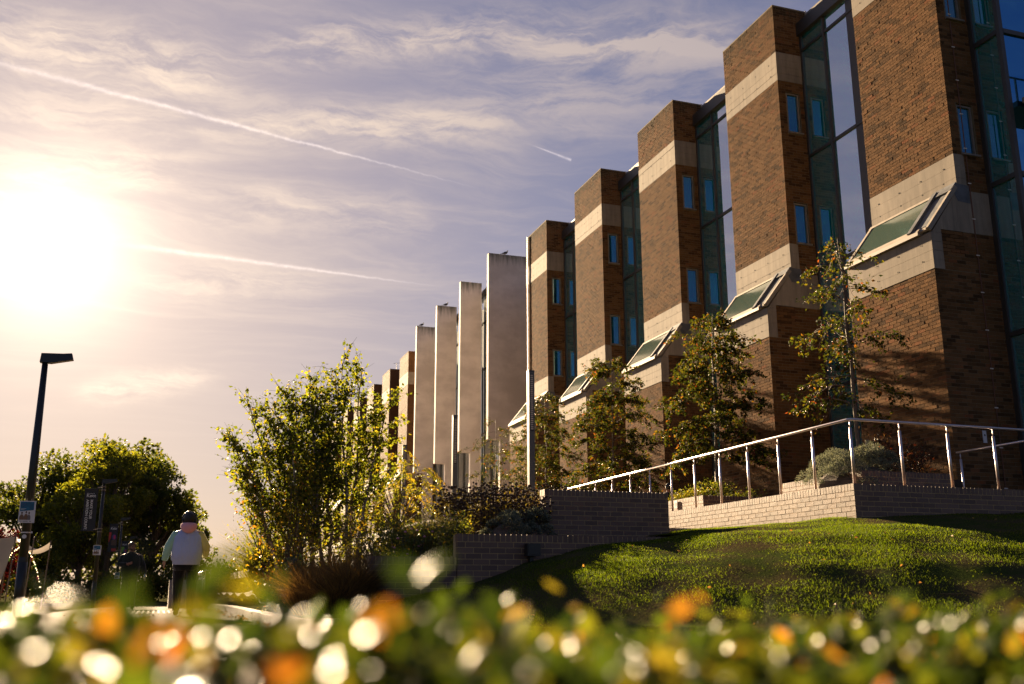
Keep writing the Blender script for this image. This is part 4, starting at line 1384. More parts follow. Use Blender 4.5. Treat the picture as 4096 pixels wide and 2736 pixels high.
# roses, lavender, silver cushions and seed heads behind the stepped walls
shrub('rose_bush', 'rose bush with small pink flowers above the lowest wall', 'shrub', (3.35, 14.3, gz(3.35, 14.3)), 0.55, 0.45, 0.75, 3200, 0.04, 0.62, M_ROSE, 'rose bushes', 14, 61, 0.2, 0.5)
shrub('rose_bush', 'rose bush touching the stepped end of the long wall', 'shrub', (3.75, 13.45, gz(3.75, 13.45)), 0.38, 0.3, 0.55, 2000, 0.036, 0.62, M_ROSE, 'rose bushes', 12, 62, 0.2, 0.5)
shrub('rose_bush', 'low rose bush along the top of the lowest wall', 'shrub', (3.0, 13.5, gz(3.0, 13.5)), 0.45, 0.3, 0.4, 2000, 0.036, 0.62, M_ROSE, 'rose bushes', 12, 63, 0.2, 0.5)
fl = thing('rose_flowers', 'small pink rose blooms scattered over the rose bushes', 'flowers', (3.3, 14, 1.2))
for k in range(16):
    x = 3.0 + random.random() * 0.9; y = 13.5 + random.random() * 0.9
    m = MB(); m.ball((x, y, gz(x, y) + random.uniform(0.25, 0.68)), 0.022, 6, 4, 1, 1, 0.6); m.build('bloom', M_PETAL, fl, True)
def spiky(name, label, c, rx, rz, n, mat, seed, w=0.004, cat='shrub', h=0.45):
    g = np.random.default_rng(seed)
    t = thing(name, label, cat, c)
    az = g.random(n) * 6.283; q = g.random(n) ** 0.5
    hz = np.sqrt(np.maximum(0, 1 - q * q)) * rz * 0.55 * g.random(n) ** 0.3
    p = np.stack([c[0] + np.cos(az) * q * rx, c[1] + np.sin(az) * q * rx, c[2] + hz], 1)
    ln = np.stack([np.cos(az) * q * 0.8, np.sin(az) * q * 0.8, np.zeros(n)], 1) + g.normal(0, .15, (n, 3)) * [1, 1, 0]
    blades('foliage', p, ln, rz * h * g.uniform(.6, 1.3, n), w, mat, t, g.random(n), 0.1)['kind'] = 'stuff'
    m = MB()
    for k in range(10): a = k * .63; m.tube([(c[0], c[1], c[2] - .05), (c[0] + math.cos(a) * rx * .5, c[1] + math.sin(a) * rx * .5, c[2] + rz * .4)], 0.006, 4)
    m.build('stems', M_BARK, t)
spiky('lavender', 'grey-green lavender clump between the roses', (3.75, 14.6, gz(3.75, 14.6)), 0.34, 0.72, 2600, M_LAV, 65)

def silver_cushion(label, c, rx, ry, rz, n, seed, nl=26):
    """clipped cushion made of many small woolly lobes"""
    g = np.random.default_rng(seed)
    t = thing('silver_shrub', label, 'shrub', c, 'silver cushion shrubs')
    az = g.random(nl) * 6.283; q = g.random(nl) ** 0.45
    lob = np.stack([np.cos(az) * q * rx * 0.85, np.sin(az) * q * ry * 0.85, np.sqrt(np.maximum(0, 1 - q * q)) * rz * g.uniform(0.62, 0.95, nl)], 1)
    lr = g.uniform(0.20, 0.36, nl) * min(rx, rz) * 0.9
    k = g.integers(0, nl, n)
    dv = unit(g.normal(size=(n, 3))); dv[:, 2] = np.abs(dv[:, 2]) * 0.9 + 0.05 * dv[:, 2]
    p = lob[k] + dv * lr[k][:, None] * g.uniform(0.72, 1.05, n)[:, None] + np.array(c)
    p[:, 2] = np.maximum(p[:, 2], c[2] + 0.01)
    leaves('foliage', p, dv + g.normal(0, .5, (n, 3)), g.uniform(0.022, 0.045, n), 0.35, M_SILVER, t, kind='stuff')
    m = MB()
    for a in range(9): m.tube([(c[0], c[1], c[2] - .05), (c[0] + math.cos(a * .7) * rx * .5, c[1] + math.sin(a * .7) * ry * .5, c[2] + rz * .5)], 0.01, 4)
    m.ball((c[0], c[1], c[2]), 1.0, 12, 8, rx * 0.72, ry * 0.72, rz * 0.66)
    m.build('stems', M_BARK, t)
silver_cushion('large round silver shrub spilling over the planter edge', (12.35, 15.75, 2.15), 1.35, 0.95, 0.82, 24000, 71, 46)
silver_cushion('silver cushion tucked against the upright wall block', (5.35, 14.6, 1.10), 0.36, 0.34, 0.52, 7000, 72, 18)
silver_cushion('silver cushion second from the upright wall block', (4.85, 14.3, 1.10), 0.42, 0.34, 0.44, 7000, 73, 18)
shrub('red_leaf_shrub', 'dark red-brown shrub behind the large silver shrub', 'shrub', (13.3, 15.9, 2.4), 0.75, 0.6, 0.85, 2600, 0.06, 0.5, mat_leaf('bronze_leaf', [(0, (0.03, 0.02, 0.012)), (0.8, (0.08, 0.04, 0.02)), (1, (0.25, 0.05, 0.02))], 0.35, 0.5, 0.3), None, 14, 74)
shrub('hedge_shrub', 'low dark green shrub in the planter by the second apple tree', 'shrub', (12.6, 21.3, 2.4), 0.9, 0.7, 0.5, 3200, 0.05, 0.5, M_ROSE, None, 14, 75)
shrub('hedge_shrub', 'low green plants edging the planter with the warning sign', 'shrub', (11.85, 21.6, 2.4), 0.25, 1.1, 0.3, 2200, 0.045, 0.4, M_GRASSG, None, 14, 76)

def seed_heads(label, x0, x1, y0, y1, n, seed):
    """dry stems with round whorls: one dense drift"""
    r = random.Random(seed)
    t = thing('seed_head_plants', label, 'plants', ((x0 + x1) / 2, (y0 + y1) / 2, gz((x0 + x1) / 2, (y0 + y1) / 2)))
    st = MB(); hd = MB(); P = []; A = []
    for k in range(n):
        x = r.uniform(x0, x1); y = r.uniform(y0, y1); z = gz(x, y)
        h = r.uniform(0.36, 0.72)
        tx, ty = x + r.gauss(0, .07), y + r.gauss(0, .07)
        st.tube([(x, y, z), (tx, ty, z + h)], [0.005, 0.0035], 3, False)
        for lv in (1.0, 0.82, 0.66):
            if lv < 1 and r.random() < 0.45: continue
            hd.ball((x + (tx - x) * lv, y + (ty - y) * lv, z + h * lv), r.uniform(0.019, 0.028), 6, 4, 1, 1, 0.85)
        for _ in range(9):
            u = r.random() * 0.9
            P.append((x + (tx - x) * u + r.gauss(0, .03), y + (ty - y) * u + r.gauss(0, .03), z + h * u)); A.append((r.gauss(0, 1), r.gauss(0, 1), r.gauss(-.2, .6)))
    st.build('stalks', M_STALK, t)['kind'] = 'stuff'
    hd.build('seed_heads', M_SEED, t)['kind'] = 'stuff'
    leaves('foliage', np.array(P), np.array(A), 0.075, 0.33, M_OLIVE, t, np.array([r.random() * .6 for _ in P]), kind='stuff')
seed_heads('drift of brown stalks with round dark seed heads behind the long wall', 4.45, 5.65, 14.5, 17.2, 620, 81)
seed_heads('farther drift of seed heads below the first light column', 5.6, 7.6, 16.4, 20.0, 420, 82)

# ------------------------------------------------------------------ turf
def turf():
    n = 560000
    g = np.random.default_rng(91)
    # more blades where the camera sees them close
    x = g.uniform(1.7, 15.5, n); y = 4.2 + (12.94 - 4.2) * g.random(n) ** 0.75
    ex = g.random(n) < 0.12
    x = np.where(ex, g.uniform(7.3, 9.66, n), x); y = np.where(ex, g.uniform(12.9, 18.4, n), y)
    ok = lawn_keep(x, y)
    # worn, patchy lawn
    patch = np.sin(x * 1.7 + 0.6 * np.sin(y * 2.1)) * np.sin(y * 1.3 + 0.8 * np.sin(x * 1.1)) + 0.6 * np.sin(x * 4.1 + y * 2.7) * np.sin(y * 5.2 - x * 1.3)
    ok &= (g.random(n) < np.clip(0.50 + 0.62 * patch, 0.06, 1.0))
    x, y = x[ok], y[ok]; n = len(x); patch = patch[ok]
    p = np.stack([x, y, lawn_z(x, y) - 0.004], 1)
    ln = g.normal(0, 0.42, (n, 3)) * [1, 1, 0]
    h = g.uniform(0.012, 0.036, n) * (1 + 0.45 * np.clip(patch, -1, 1))
    tint = np.clip(g.random(n) * 0.8 + 0.12 * (1 - patch) * g.random(n), 0, 1)
    o = blades('turf', p, ln, h, g.uniform(0.0018, 0.0034, n), M_TURF, None, tint, 0.5)
    tag(o, 'short worn green grass growing on the sloping lawn', 'grass', kind='stuff')
turf()
# fallen things on the lawn
tg = MB(); tg.tube([(7.52, 8.5, float(lawn_z(7.52, 8.5)) + 0.03), (7.64, 8.45, float(lawn_z(7.64, 8.45)) + 0.025), (7.76, 8.42, float(lawn_z(7.76, 8.42)) + 0.02)], [0.004, 0.0035, 0.002], 5)
tag(tg.build('twig', M_STALK), 'thin dry twig lying on the dark lawn at right', 'twig')
P = []; A = []
g = np.random.default_rng(95)
lx = g.uniform(2.5, 13, 120); ly = g.uniform(6, 12.4, 120)
o = leaves('fallen_leaves', np.stack([lx, ly, lawn_z(lx, ly) + 0.025], 1), g.normal(size=(120, 3)) * [1, 1, 0.25], g.uniform(.03, .06, 120), 0.6, M_STRAW, None, g.uniform(.5, 1, 120))
tag(o, 'dry brown leaves scattered over the lawn', 'leaves', kind='stuff')

o = leaves('path_litter', np.stack([LITTER[0], LITTER[1], ground_z(LITTER[0], LITTER[1]) + 0.012], 1), np.random.default_rng(3).normal(size=(len(LITTER[0]), 3)) * [1, 1, 0.3], 0.06, 0.6, M_STRAW)
tag(o, 'dry leaves gathered along the path beside the kerb', 'leaves', kind='stuff')

# ------------------------------------------------------------------ clipped hedge right before the lens
M_HEDGE = mat_leaf('hedge_leaf', [(0.0, (0.010, 0.020, 0.007)), (0.5, (0.032, 0.055, 0.010)), (0.80, (0.095, 0.11, 0.014)), (0.91, (0.14, 0.12, 0.02)), (0.975, (0.24, 0.11, 0.02)), (1.0, (0.30, 0.10, 0.02))], 0.45, 0.36, 0.16)
def cupped_leaves(name, pts, axis, size, width, mat, parent, tint):
    """broad glossy leaves, domed across and bent along, so that each carries its own highlight"""
    n = len(pts); axis = unit(np.asarray(axis, float)); g = np.random.default_rng(11)
    ref = unit(g.normal(size=(n, 3)) * [1, 1, 0.6] + [0, 0, 0.9])
    side = unit(np.cross(axis, ref)); nrm = np.cross(side, axis)
    size = np.asarray(size)[:, None]
    rows = [(0.0, 0.10), (0.25, 0.85), (0.5, 1.0), (0.78, 0.72), (1.0, 0.08)]
    V = []
    for (u, w) in rows:
        for c in (-1, 0, 1):
            hgt = (-0.16 * c * c * w + 0.10 - 0.55 * (u - 0.35) ** 2)
            V.append(pts + axis * size * u + side * size * width * 0.5 * w * c + nrm * size * hgt)
    V = np.stack(V, 1)
    q = []
    for r_ in range(4):
        for c in range(2): q.append((r_ * 3 + c, r_ * 3 + c + 1, r_ * 3 + c + 4, r_ * 3 + c + 3))
    q = (np.arange(n) * 15)[:, None, None] + np.array(q)[None]
    return fast_mesh(name, V.reshape(-1, 3), q.reshape(-1, 4), mat=mat, parent=parent, attrs={'tint': np.repeat(np.clip(tint, 0, 1), 15)}, smooth=True)

def hedge():
    g = np.random.default_rng(101)
    t = thing('hedge', 'glossy-leaved low hedge out of focus across the whole foreground', 'hedge', (0.4, 0.9, 0))
    def top(x, y):   # uneven clipped top
        return 0.366 + 0.003 * np.clip((0.35 - x) / 0.4, 0, 1) + 0.012 * np.sin(x * 7 + 1) + 0.010 * np.sin(x * 17 + y * 9) - 0.014 * (x > 0.55) * np.minimum(1, (x - 0.55) / 0.3)
    n = 13000
    x = g.uniform(-0.75, 1.75, n); y = g.uniform(0.54, 1.15, n) + 0.24 * np.maximum(x, -0.2)
    z = top(x, y) - 0.26 * g.random(n) ** 2.2
    P = np.stack([x, y, z], 1)
    A = g.normal(size=(n, 3)) * [1, 1, 0.7] + [0, 0, 0.45]
    S = g.uniform(0.018, 0.034, n)
    # young shoots standing proud of the clipped face
    k = 170
    sx = g.uniform(-0.7, 1.7, k); sy = g.uniform(0.58, 1.05, k) + 0.24 * np.maximum(sx, -0.2)
    st = MB(); PP = []; AA = []
    for i in range(k):
        zt = float(top(sx[i], sy[i])); hgt = abs(g.normal(0, 0.026)) + 0.008
        b = Vector((sx[i], sy[i], zt - 0.08)); e = b + Vector((g.normal(0, .02), g.normal(0, .02), 0.08 + hgt))
        st.tube([b, e], [0.0016, 0.001], 4, False)
        for u in np.linspace(0.45, 1.0, 6):
            c = b.lerp(e, float(u)); a = g.random() * 6.283
            PP.append(tuple(c)); AA.append((math.cos(a), math.sin(a), 0.5 + g.normal(0, .3)))
    P = np.concatenate([P, np.array(PP)]); A = np.concatenate([A, np.array(AA)]); S = np.concatenate([S, g.uniform(.018, .030, len(PP))])
    tint = g.random(len(P)) ** 1.25
    cupped_leaves('foliage', P, A, S, 0.56, M_HEDGE, t, tint)['kind'] = 'stuff'
    for i in range(60):
        x_ = g.uniform(-.7, 1.7); y_ = g.uniform(.5, 1.0) + .24 * max(x_, -.2)
        st.tube([(x_, y_, -0.02), (x_ + g.normal(0, .03), y_ + g.normal(0, .03), 0.18), (x_ + g.normal(0, .06), y_ + g.normal(0, .06), 0.33)], [0.006, 0.004, 0.002], 5, False)
    st.build('stems', M_BARK, t)['kind'] = 'stuff'
hedge()

# ------------------------------------------------------------------ big trees at the end of the path
def big_tree(name, label, c, rx, rz, n, mat, seed, leaf=0.26, group='trees at the end of the path', trunk_h=None):
    r = random.Random(seed); g = np.random.default_rng(seed)
    x, y, zc = c
    z0 = float(ground_z(x, y)) - 0.1
    t = thing(name, label, 'tree', (x, y, z0), group)
    m = MB()
    zt = zc + rz * 0.5
    m.tube([(x, y, z0), (x + r.gauss(0, .1), y, z0 + (zc - z0) * 0.5), (x + r.gauss(0, .2), y, zt)], [0.32 * rx / 4, 0.24 * rx / 4, 0.05], 8)
    nl = 64
    lob = []
    for k in range(nl):
        v = Vector((r.gauss(0, 1), r.gauss(0, 1), r.gauss(0, 1))).normalized()
        q = r.random() ** 0.4
        p = Vector((x + v.x * rx * q * 0.86, y + v.y * rx * q * 0.86, zc + v.z * rz * q * 0.86 - (rz * 0.35 * r.random() if v.z < 0 else 0)))
        if p.z < z0 + 1.0: p.z = z0 + 1.0
        lob.append((p, r.uniform(0.16, 0.30) * rx))
        if k % 2 == 0:
            m.tube([(x, y, z0 + (p.z - z0) * 0.55), ((x + p.x) / 2, (y + p.y) / 2, p.z * 0.75 + z0 * 0.25 + .3), p], [0.11 * rx / 4, 0.07 * rx / 4, 0.02], 5, False)
    m.build('trunk', M_BARK, t, True)
    L = np.array([l[0] for l in lob]); R_ = np.array([l[1] for l in lob])
    k = g.integers(0, nl, n)
    dv = unit(g.normal(size=(n, 3)))
    p = L[k] + dv * R_[k][:, None] * (g.random(n) ** 0.35)[:, None] * np.array([1, 1, 0.8])
    tint = np.clip(g.random(n) * 0.8 + 0.3 * (R_[k] / rx - 0.2), 0, 1)
    leaves('crown', p, dv * 0.5 + g.normal(size=(n, 3)), leaf * g.uniform(0.6, 1.3, n), 0.7, mat, t, tint, kind='stuff')

big_tree('maple_tree', 'tallest dark maple in the middle of the tree group', (-4.97, 104, 9.0), 7.0, 7.2, 19000, M_TREE, 201, 0.36)
big_tree('maple_tree', 'broad dark maple at the left edge behind the lamp post', (-11.0, 100, 6.2), 5.2, 5.8, 13000, M_TREE, 202, 0.34)
big_tree('ash_tree', 'paler feathery tree in front of the tallest maple', (-4.3, 94, 9.4), 3.4, 4.2, 9000, M_TREEB, 203, 0.26)
big_tree('ash_tree', 'bright yellow-green tree behind the first banner', (-6.0, 89, 5.9), 3.5, 3.4, 9000, M_TREEB, 204, 0.26)
big_tree('maple_tree', 'dark maple right of the banners above the walking person', (-0.6, 98, 6.3), 4.2, 5.2, 12000, M_TREE, 205, 0.32)
big_tree('maple_tree', 'low dark tree at the right end of the tree group', (2.3, 101, 4.8), 2.9, 3.4, 6000, M_TREE, 206, 0.30)
big_tree('maple_tree', 'small dark red-leaved tree at the left picture edge', (-8.9, 66, 2.6), 1.4, 1.9, 3500, M_REDL, 207, 0.16)
for i, (x, y, w_, h) in enumerate([(-12, 86, 3.6, 2.3), (-8, 84, 3.2, 2.0), (-4, 87, 3.0, 2.1), (-0.8, 86, 2.8, 2.0), (2.4, 88, 3.2, 2.6), (5.8, 92, 3.4, 3.0), (9.5, 96, 3.4, 3.2)]):
    lab = ['leftmost dark bush in the row below the big trees', 'second dark bush from the left below the big trees', 'dark bush below the middle of the tree group', 'dark bush below the banners, right of the middle',
           'dark bush just left of the walking person', 'dark bush behind the walking person', 'dark bush far behind the birches'][i]
    shrub('background_bush', lab, 'shrub', (x, y, float(ground_z(x, y)) - .1), w_, 1.6, h, 3000, 0.26, 0.7, M_TREE, 'bushes below the big trees', 14, 220 + i)
# ------------------------------------------------------------------ lamp posts with banners and posters
M_PANEL = mat_plain('led_panel', (0.16, 0.15, 0.14), 0.35)
M_PAPER = mat_plain('poster_paper', (0.62, 0.60, 0.62), 0.5, var=0.03)
M_BLUE = mat_plain('poster_blue', (0.008, 0.095, 0.19), 0.5, var=0.25, scale=9)
M_TAN = mat_plain('print_tan', (0.18, 0.10, 0.06), 0.6)
M_BROWN = mat_plain('print_brown', (0.085, 0.05, 0.035), 0.6)
M_GREYP = mat_plain('print_grey', (0.16, 0.14, 0.14), 0.6)
M_BANNER = mat_plain('banner_cloth', (0.018, 0.021, 0.028), 0.75, var=0.1)
M_WHITE = mat_plain('white_print', (0.62, 0.62, 0.62), 0.6, var=0.02)
M_RED = mat_plain('red_print', (0.45, 0.035, 0.03), 0.6)
M_PINK = mat_plain('pink_print', (0.40, 0.02, 0.10), 0.6)
M_LIME = mat_plain('lime_print', (0.12, 0.33, 0.035), 0.6)
M_VIOLET = mat_plain('violet_print', (0.06, 0.04, 0.16), 0.6)
M_CLIP = mat_plain('bracket_metal', (0.35, 0.27, 0.21), 0.4, 0.7)
LX = -2.19

def text_mesh(name, body, size, mat, parent, origin, right, up, bold=False, align='LEFT', extrude=0.0):
    cu = bpy.data.curves.new(name, 'FONT')
    cu.body = body; cu.size = size; cu.align_x = align; cu.fill_mode = 'BOTH' if extrude else 'FRONT'
    cu.extrude = extrude
    if bold: cu.offset = size * 0.018
    tmp = bpy.data.objects.new(name, cu); COL.objects.link(tmp)
    bpy.context.view_layer.update()
    me = bpy.data.meshes.new_from_object(tmp.evaluated_get(bpy.context.evaluated_depsgraph_get()))
    bpy.data.objects.remove(tmp); bpy.data.curves.remove(cu)
    right = Vector(right).normalized(); up = Vector(up).normalized(); n = right.cross(up)
    mw = Matrix((right, up, n)).transposed().to_4x4(); mw.translation = Vector(origin)
    me.transform(mw)
    me.materials.clear(); me.materials.append(mat)
    o = bpy.data.objects.new(name, me); COL.objects.link(o)
    adopt(o, parent)
    return o

def flat(name, pts, y, mat, parent):
    """flat printed shape in a plane y = const facing the viewer, pts (x,z)"""
    m = MB(); m.add([(p[0], y, p[1]) for p in pts], [tuple(range(len(pts)))])
    return m.build(name, mat, parent)

def ell(cx_, cz, rx, rz, n=14): return [(cx_ + rx * math.cos(2 * math.pi * k / n), cz + rz * math.sin(2 * math.pi * k / n)) for k in range(n)]

def lamp_post(label, y, r=0.076, extra=True):
    z0 = float(ground_z(LX, y)) if y < 60 else -0.36
    t = thing('lamp_post', label, 'street lamp', (LX, y, z0), 'lamp posts along the path')
    m = MB(); m.tube([(LX, y, z0), (LX, y, z0 + 0.9)], r * 1.06, 14); m.tube([(LX, y, z0 + 0.9), (LX, y, z0 + 0.98)], [r * 1.06, r], 14, False)
    m.tube([(LX, y, z0 + 0.95), (LX, y, 2.6), (LX, y, 4.40)], [r, r * 0.92, r * 0.66], 14)
    m.build('post', M_BLACK, t, True)
    m = MB()
    m.prism([(LX - 0.085, 4.375), (LX + 0.10, 4.37), (LX + 0.46, 4.455), (LX + 0.43, 4.565), (LX + 0.28, 4.548), (LX - 0.07, 4.535)], 'y', y - 0.075, y + 0.075)
    h = m.build('lamp_head', M_BLACK, t)
    m = MB(); m.add([(LX + 0.14, y - 0.055, 4.3745), (LX + 0.44, y - 0.055, 4.4455), (LX + 0.44, y + 0.055, 4.4455), (LX + 0.14, y + 0.055, 4.3745)], [(0, 1, 2, 3)])
    m.build('led_panel', M_PANEL, h)
    return t

def poster(label, x0, x1, z0, z1, y, group='notices strapped to the lamp posts'):
    w = x1 - x0; h = z1 - z0
    t = thing('poster', label, 'poster', ((x0 + x1) / 2, y, z0), group)
    m = MB(); m.box(x0, x1, y - 0.006, y + 0.006, z0, z1); b = m.build('board', M_PAPER, t)
    Y = y - 0.0075
    P = lambda u, v: (x0 + u * w, z0 + v * h)
    flat('blue_field', [P(.06, .52), P(.06, .96), P(.90, .96), P(.90, .58), P(.55, .555)], Y, M_BLUE, b)
    flat('photo_ground', [P(.06, .13), P(.06, .30), P(.74, .30), P(.74, .13)], Y, M_GREYP, b)
    for (u, wd, hh, mm, hd) in ((0.2, .13, .30, M_TAN, M_BROWN), (0.46, .13, .33, M_TAN, M_BROWN), (0.64, .09, .30, M_GREYP, M_BROWN)):
        flat('figure', [P(u - wd, .14), P(u - wd * .8, .14 + hh * .62), P(u - wd * .3, .14 + hh * .8), P(u + wd * .3, .14 + hh * .8), P(u + wd * .8, .14 + hh * .62), P(u + wd, .14)], Y - 0.0015, mm, b)
        c = P(u, .14 + hh * 1.02)
        flat('figure_head', ell(c[0], c[1], w * .05, h * .055), Y - 0.0015, hd, b)
    for v in (.86, .80, .74, .63, .585):
        flat('text_line', [P(.11, v), P(.11, v + .016), P(.42 + .1 * math.sin(v * 40), v + .016), P(.42 + .1 * math.sin(v * 40), v)], Y - 0.0015, M_VIOLET if v > .7 else M_WHITE, b)
    for (ua, ub) in ((.09, .24), (.28, .60), (.68, .8)):
        flat('text_line', [P(ua, .055), P(ua, .085), P(ub, .085), P(ub, .055)], Y - 0.0015, M_GREYP, b)
    return t

lamp_post('nearest tall black lamp post with wedge-shaped head, poster and steel band', 19.2)
poster('larger notice with blue top and photo of three people on the nearest lamp', -2.326, -2.072, 1.555, 1.925, 19.2 - 0.095)
bd = thing('steel_band', 'thin steel strap round the nearest lamp post below its notice', 'strap', (LX, 19.2, 1.39))
m = MB(); m.tube([(LX, 19.2, 1.385), (LX, 19.2, 1.405)], 0.0815, 16, False); m.build('strap', M_STEEL, bd, True)
m = MB(); m.box(LX + 0.075, LX + 0.10, 19.18, 19.2, 1.385, 1.415); m.build('buckle', M_STEEL, bd)
st = MB(); st.disc((LX - 0.012, 19.2 - 0.0835, 1.325), 0.036, (0, -1, 0), 16)
tag(st.build('sticker', M_PAPER), 'round pale sticker on the nearest lamp post under the strap', 'sticker')

def banner(label, y, art):
    t = thing('banner', label, 'banner', (LX - 0.4, y, 2.6), 'dark banners on the lamp posts')
    x0, x1, z0, z1 = LX - 0.64, LX - 0.175, 2.605, 4.16
    m = MB()
    n = 10
    for i in range(n):   # cloth with a slight belly
        a, b = i / n, (i + 1) / n
        f = lambda u: 0.02 * math.sin(u * math.pi) + 0.006 * math.sin(u * 9)
        m.add([(x0, y + f(a), z0 + (z1 - z0) * a), (x1, y + f(a), z0 + (z1 - z0) * a), (x1, y + f(b), z0 + (z1 - z0) * b), (x0, y + f(b), z0 + (z1 - z0) * b)], [(0, 1, 2, 3)])
    c = m.build('cloth', M_BANNER, t)
    for z in (z0, z1):
        m = MB(); m.tube([(x0 - 0.03, y + 0.005, z), (x1 + 0.09, y + 0.005, z)], 0.016, 8); m.build('arm', M_BLACK, t)
        for k in (-1, 1):
            m = MB(); m.tube([(LX, y, z + k * 0.06 + 0.02), (LX, y, z + k * 0.06 + 0.04)], 0.092, 12); m.build('clamp', M_CLIP, t, True)
        m = MB(); m.bar((x1 - 0.04, y - 0.03, z + 0.05), (LX - 0.07, y - 0.03, z + 0.075), 0.05, 0.025); m.build('bracket', M_CLIP, t)
    Y = y - 0.012
    text_mesh('lettering', 'University of', 0.050, M_WHITE, c, (x0 + 0.075, Y, z1 - 0.185), (1, 0, 0), (0, 0, 1))
    text_mesh('lettering', 'Kent', 0.165, M_WHITE, c, (x0 + 0.070, Y, z1 - 0.305), (1, 0, 0), (0, 0, 1), True)
    if art == 'words':
        text_mesh('lettering', 'MAKE YOUR', 0.128, M_WHITE, c, (x0 + 0.225, Y, z1 - 0.40), (0, 0, -1), (1, 0, 0), True)
        text_mesh('lettering', 'AMBITION COUNT.', 0.128, M_WHITE, c, (x0 + 0.085, Y, z1 - 0.40), (0, 0, -1), (1, 0, 0), True)
    else:
        mA, mB_ = (M_RED, M_PINK) if art == 'red' else (M_LIME, M_PINK)
        cz = z1 - 0.78; cx_ = (x0 + x1) / 2 + 0.06
        flat('colour_field', [(x0 + 0.01, cz - 0.27), (x0 + 0.01, cz + 0.31), (x0 + 0.13, cz + 0.31), (x0 + 0.10, cz - 0.02)] if art == 'red' else [(x0 + 0.01, cz - 0.2), (x0 + 0.01, cz + 0.36), (x0 + 0.2, cz + 0.36), (x0 + 0.26, cz + 0.1), (x0 + 0.08, cz - 0.05)], Y, mA, c)
        flat('figure', [(cx_ - 0.15, cz - 0.42), (cx_ - 0.14, cz - 0.16), (cx_ - 0.05, cz - 0.07), (cx_ + 0.08, cz - 0.07), (cx_ + 0.15, cz - 0.18), (cx_ + 0.16, cz - 0.42)], Y - 0.002, M_VIOLET if art != 'red' else M_BROWN, c)
        flat('figure_hair', ell(cx_ - 0.01, cz + 0.05, 0.12, 0.16), Y - 0.003, M_VIOLET, c)
        flat('figure_face', ell(cx_ + 0.02, cz + 0.05, 0.055, 0.11), Y - 0.004, mB_, c)
        flat('colour_field', [(x0 + 0.2, z0 + 0.02), (x0 + 0.24, z0 + 0.02), (x1 - 0.04, z0 + 0.02), (x1 - 0.02, z0 + 0.18), (x0 + 0.19, z0 + 0.18)], Y, mA, c)

lamp_post('second lamp post carrying the banner with white slogan', 41.1)
banner('dark banner with upright white slogan lettering', 41.1, 'words')
poster('small notice with blue top on the second lamp post', -2.345, -2.07, 1.72, 2.08, 41.1 - 0.1)
lamp_post('third lamp post carrying the banner with red figure', 62.8)
banner('dark banner with red and pink portrait figure', 62.8, 'red')
lamp_post('fourth and farthest lamp post behind the man in black', 84.7)
banner('farthest dark banner with lime green and violet portrait', 84.7, 'lime')
poster('small pale notice on the third lamp post beside the man in black', -2.33, -2.06, 1.1, 1.45, 62.8 - 0.1)

# ------------------------------------------------------------------ square light columns on the terrace
def light_column(label, y, z1=6.13, x=9.0, s=0.16):
    z0 = float(bed_z(x - 0.9, y)) if y < 24 else TZ
    t = thing('light_column', label, 'lamp', (x, y, z0), 'square light columns along the terrace')
    m = MB(); m.box(x, x + s, y, y + s, z0 - 0.1, z1); m.build('shaft', M_COLUMN, t)
    m = MB(); m.box(x - 0.006, x + s + 0.006, y - 0.006, y + s + 0.006, z1 + 0.0005, z1 + 0.03); m.build('cap', M_BLACK, t)
    h = 1.62
    m = MB(); m.box(x + 0.035, x + s - 0.035, y - 0.004, y - 0.001, z1 - h, z1 - 0.06); p = m.build('lens_panel', M_BLACK, t)
    n = 27
    for k in range(n):
        z = z1 - 0.09 - k * (h - 0.12) / n
        m = MB(); m.box(x + 0.045, x + s - 0.045, y - 0.012, y - 0.0045, z - 0.040, z - 0.008); m.build('lens', M_LENS, p)
M_LENS = mat_plain('lens', (0.45, 0.42, 0.38), 0.25)
light_column('nearest square light column with slotted lens strip, beside the brick planter wall', 24.74)
light_column('second square light column before the concrete fins', 32.2)
light_column('farthest square light column partly hidden by birch leaves', 39.7)

# ------------------------------------------------------------------ floodlight, warning sign, wall sign
fl_ = thing('floodlight', 'small black floodlight fixed to the long dark wall above the grass', 'floodlight', (4.71, 12.9, 0.8))
m = MB(); m.box(4.625, 4.81, 12.80, 12.93, 0.865, 1.025); m.build('housing', M_BLACK, fl_)
m = MB(); m.box(4.69, 4.745, 12.90, 12.975, 0.70, 0.865); m.build('bracket', M_BLACK, fl_)
m = MB(); m.box(4.64, 4.795, 12.794, 12.7995, 0.88, 1.01); m.build('glass', M_BLACK, fl_)
sg = thing('warning_sign', 'small white no-smoking sign with red foot on the planter', 'sign', (11.5, 21.45, 2.25))
m = MB(); m.box(11.494, 11.506, 21.385, 21.525, 2.27, 2.48); m.build('plate', M_PAPER, sg)
def ringx(x, cy, cz, r0, r1, n=20):
    m = MB()
    for k in range(n):
        a, b = 2 * math.pi * k / n, 2 * math.pi * (k + 1) / n
        m.add([(x, cy + r0 * math.cos(a), cz + r0 * math.sin(a)), (x, cy + r1 * math.cos(a), cz + r1 * math.sin(a)), (x, cy + r1 * math.cos(b), cz + r1 * math.sin(b)), (x, cy + r0 * math.cos(b), cz + r0 * math.sin(b))], [(0, 1, 2, 3)])
    m.add([(x, cy - .035, cz + .028), (x, cy - .028, cz + .035), (x, cy + .035, cz - .028), (x, cy + .028, cz - .035)], [(0, 1, 2, 3)])
    return m
ringx(11.4925, 21.455, 2.385, 0.036, 0.048).build('ring', M_GREYP, sg)
m = MB(); m.add([(11.4925, 21.39, 2.275), (11.4925, 21.52, 2.275), (11.4925, 21.52, 2.315), (11.4925, 21.39, 2.315)], [(0, 1, 2, 3)]); m.build('red_foot', M_RED, sg)
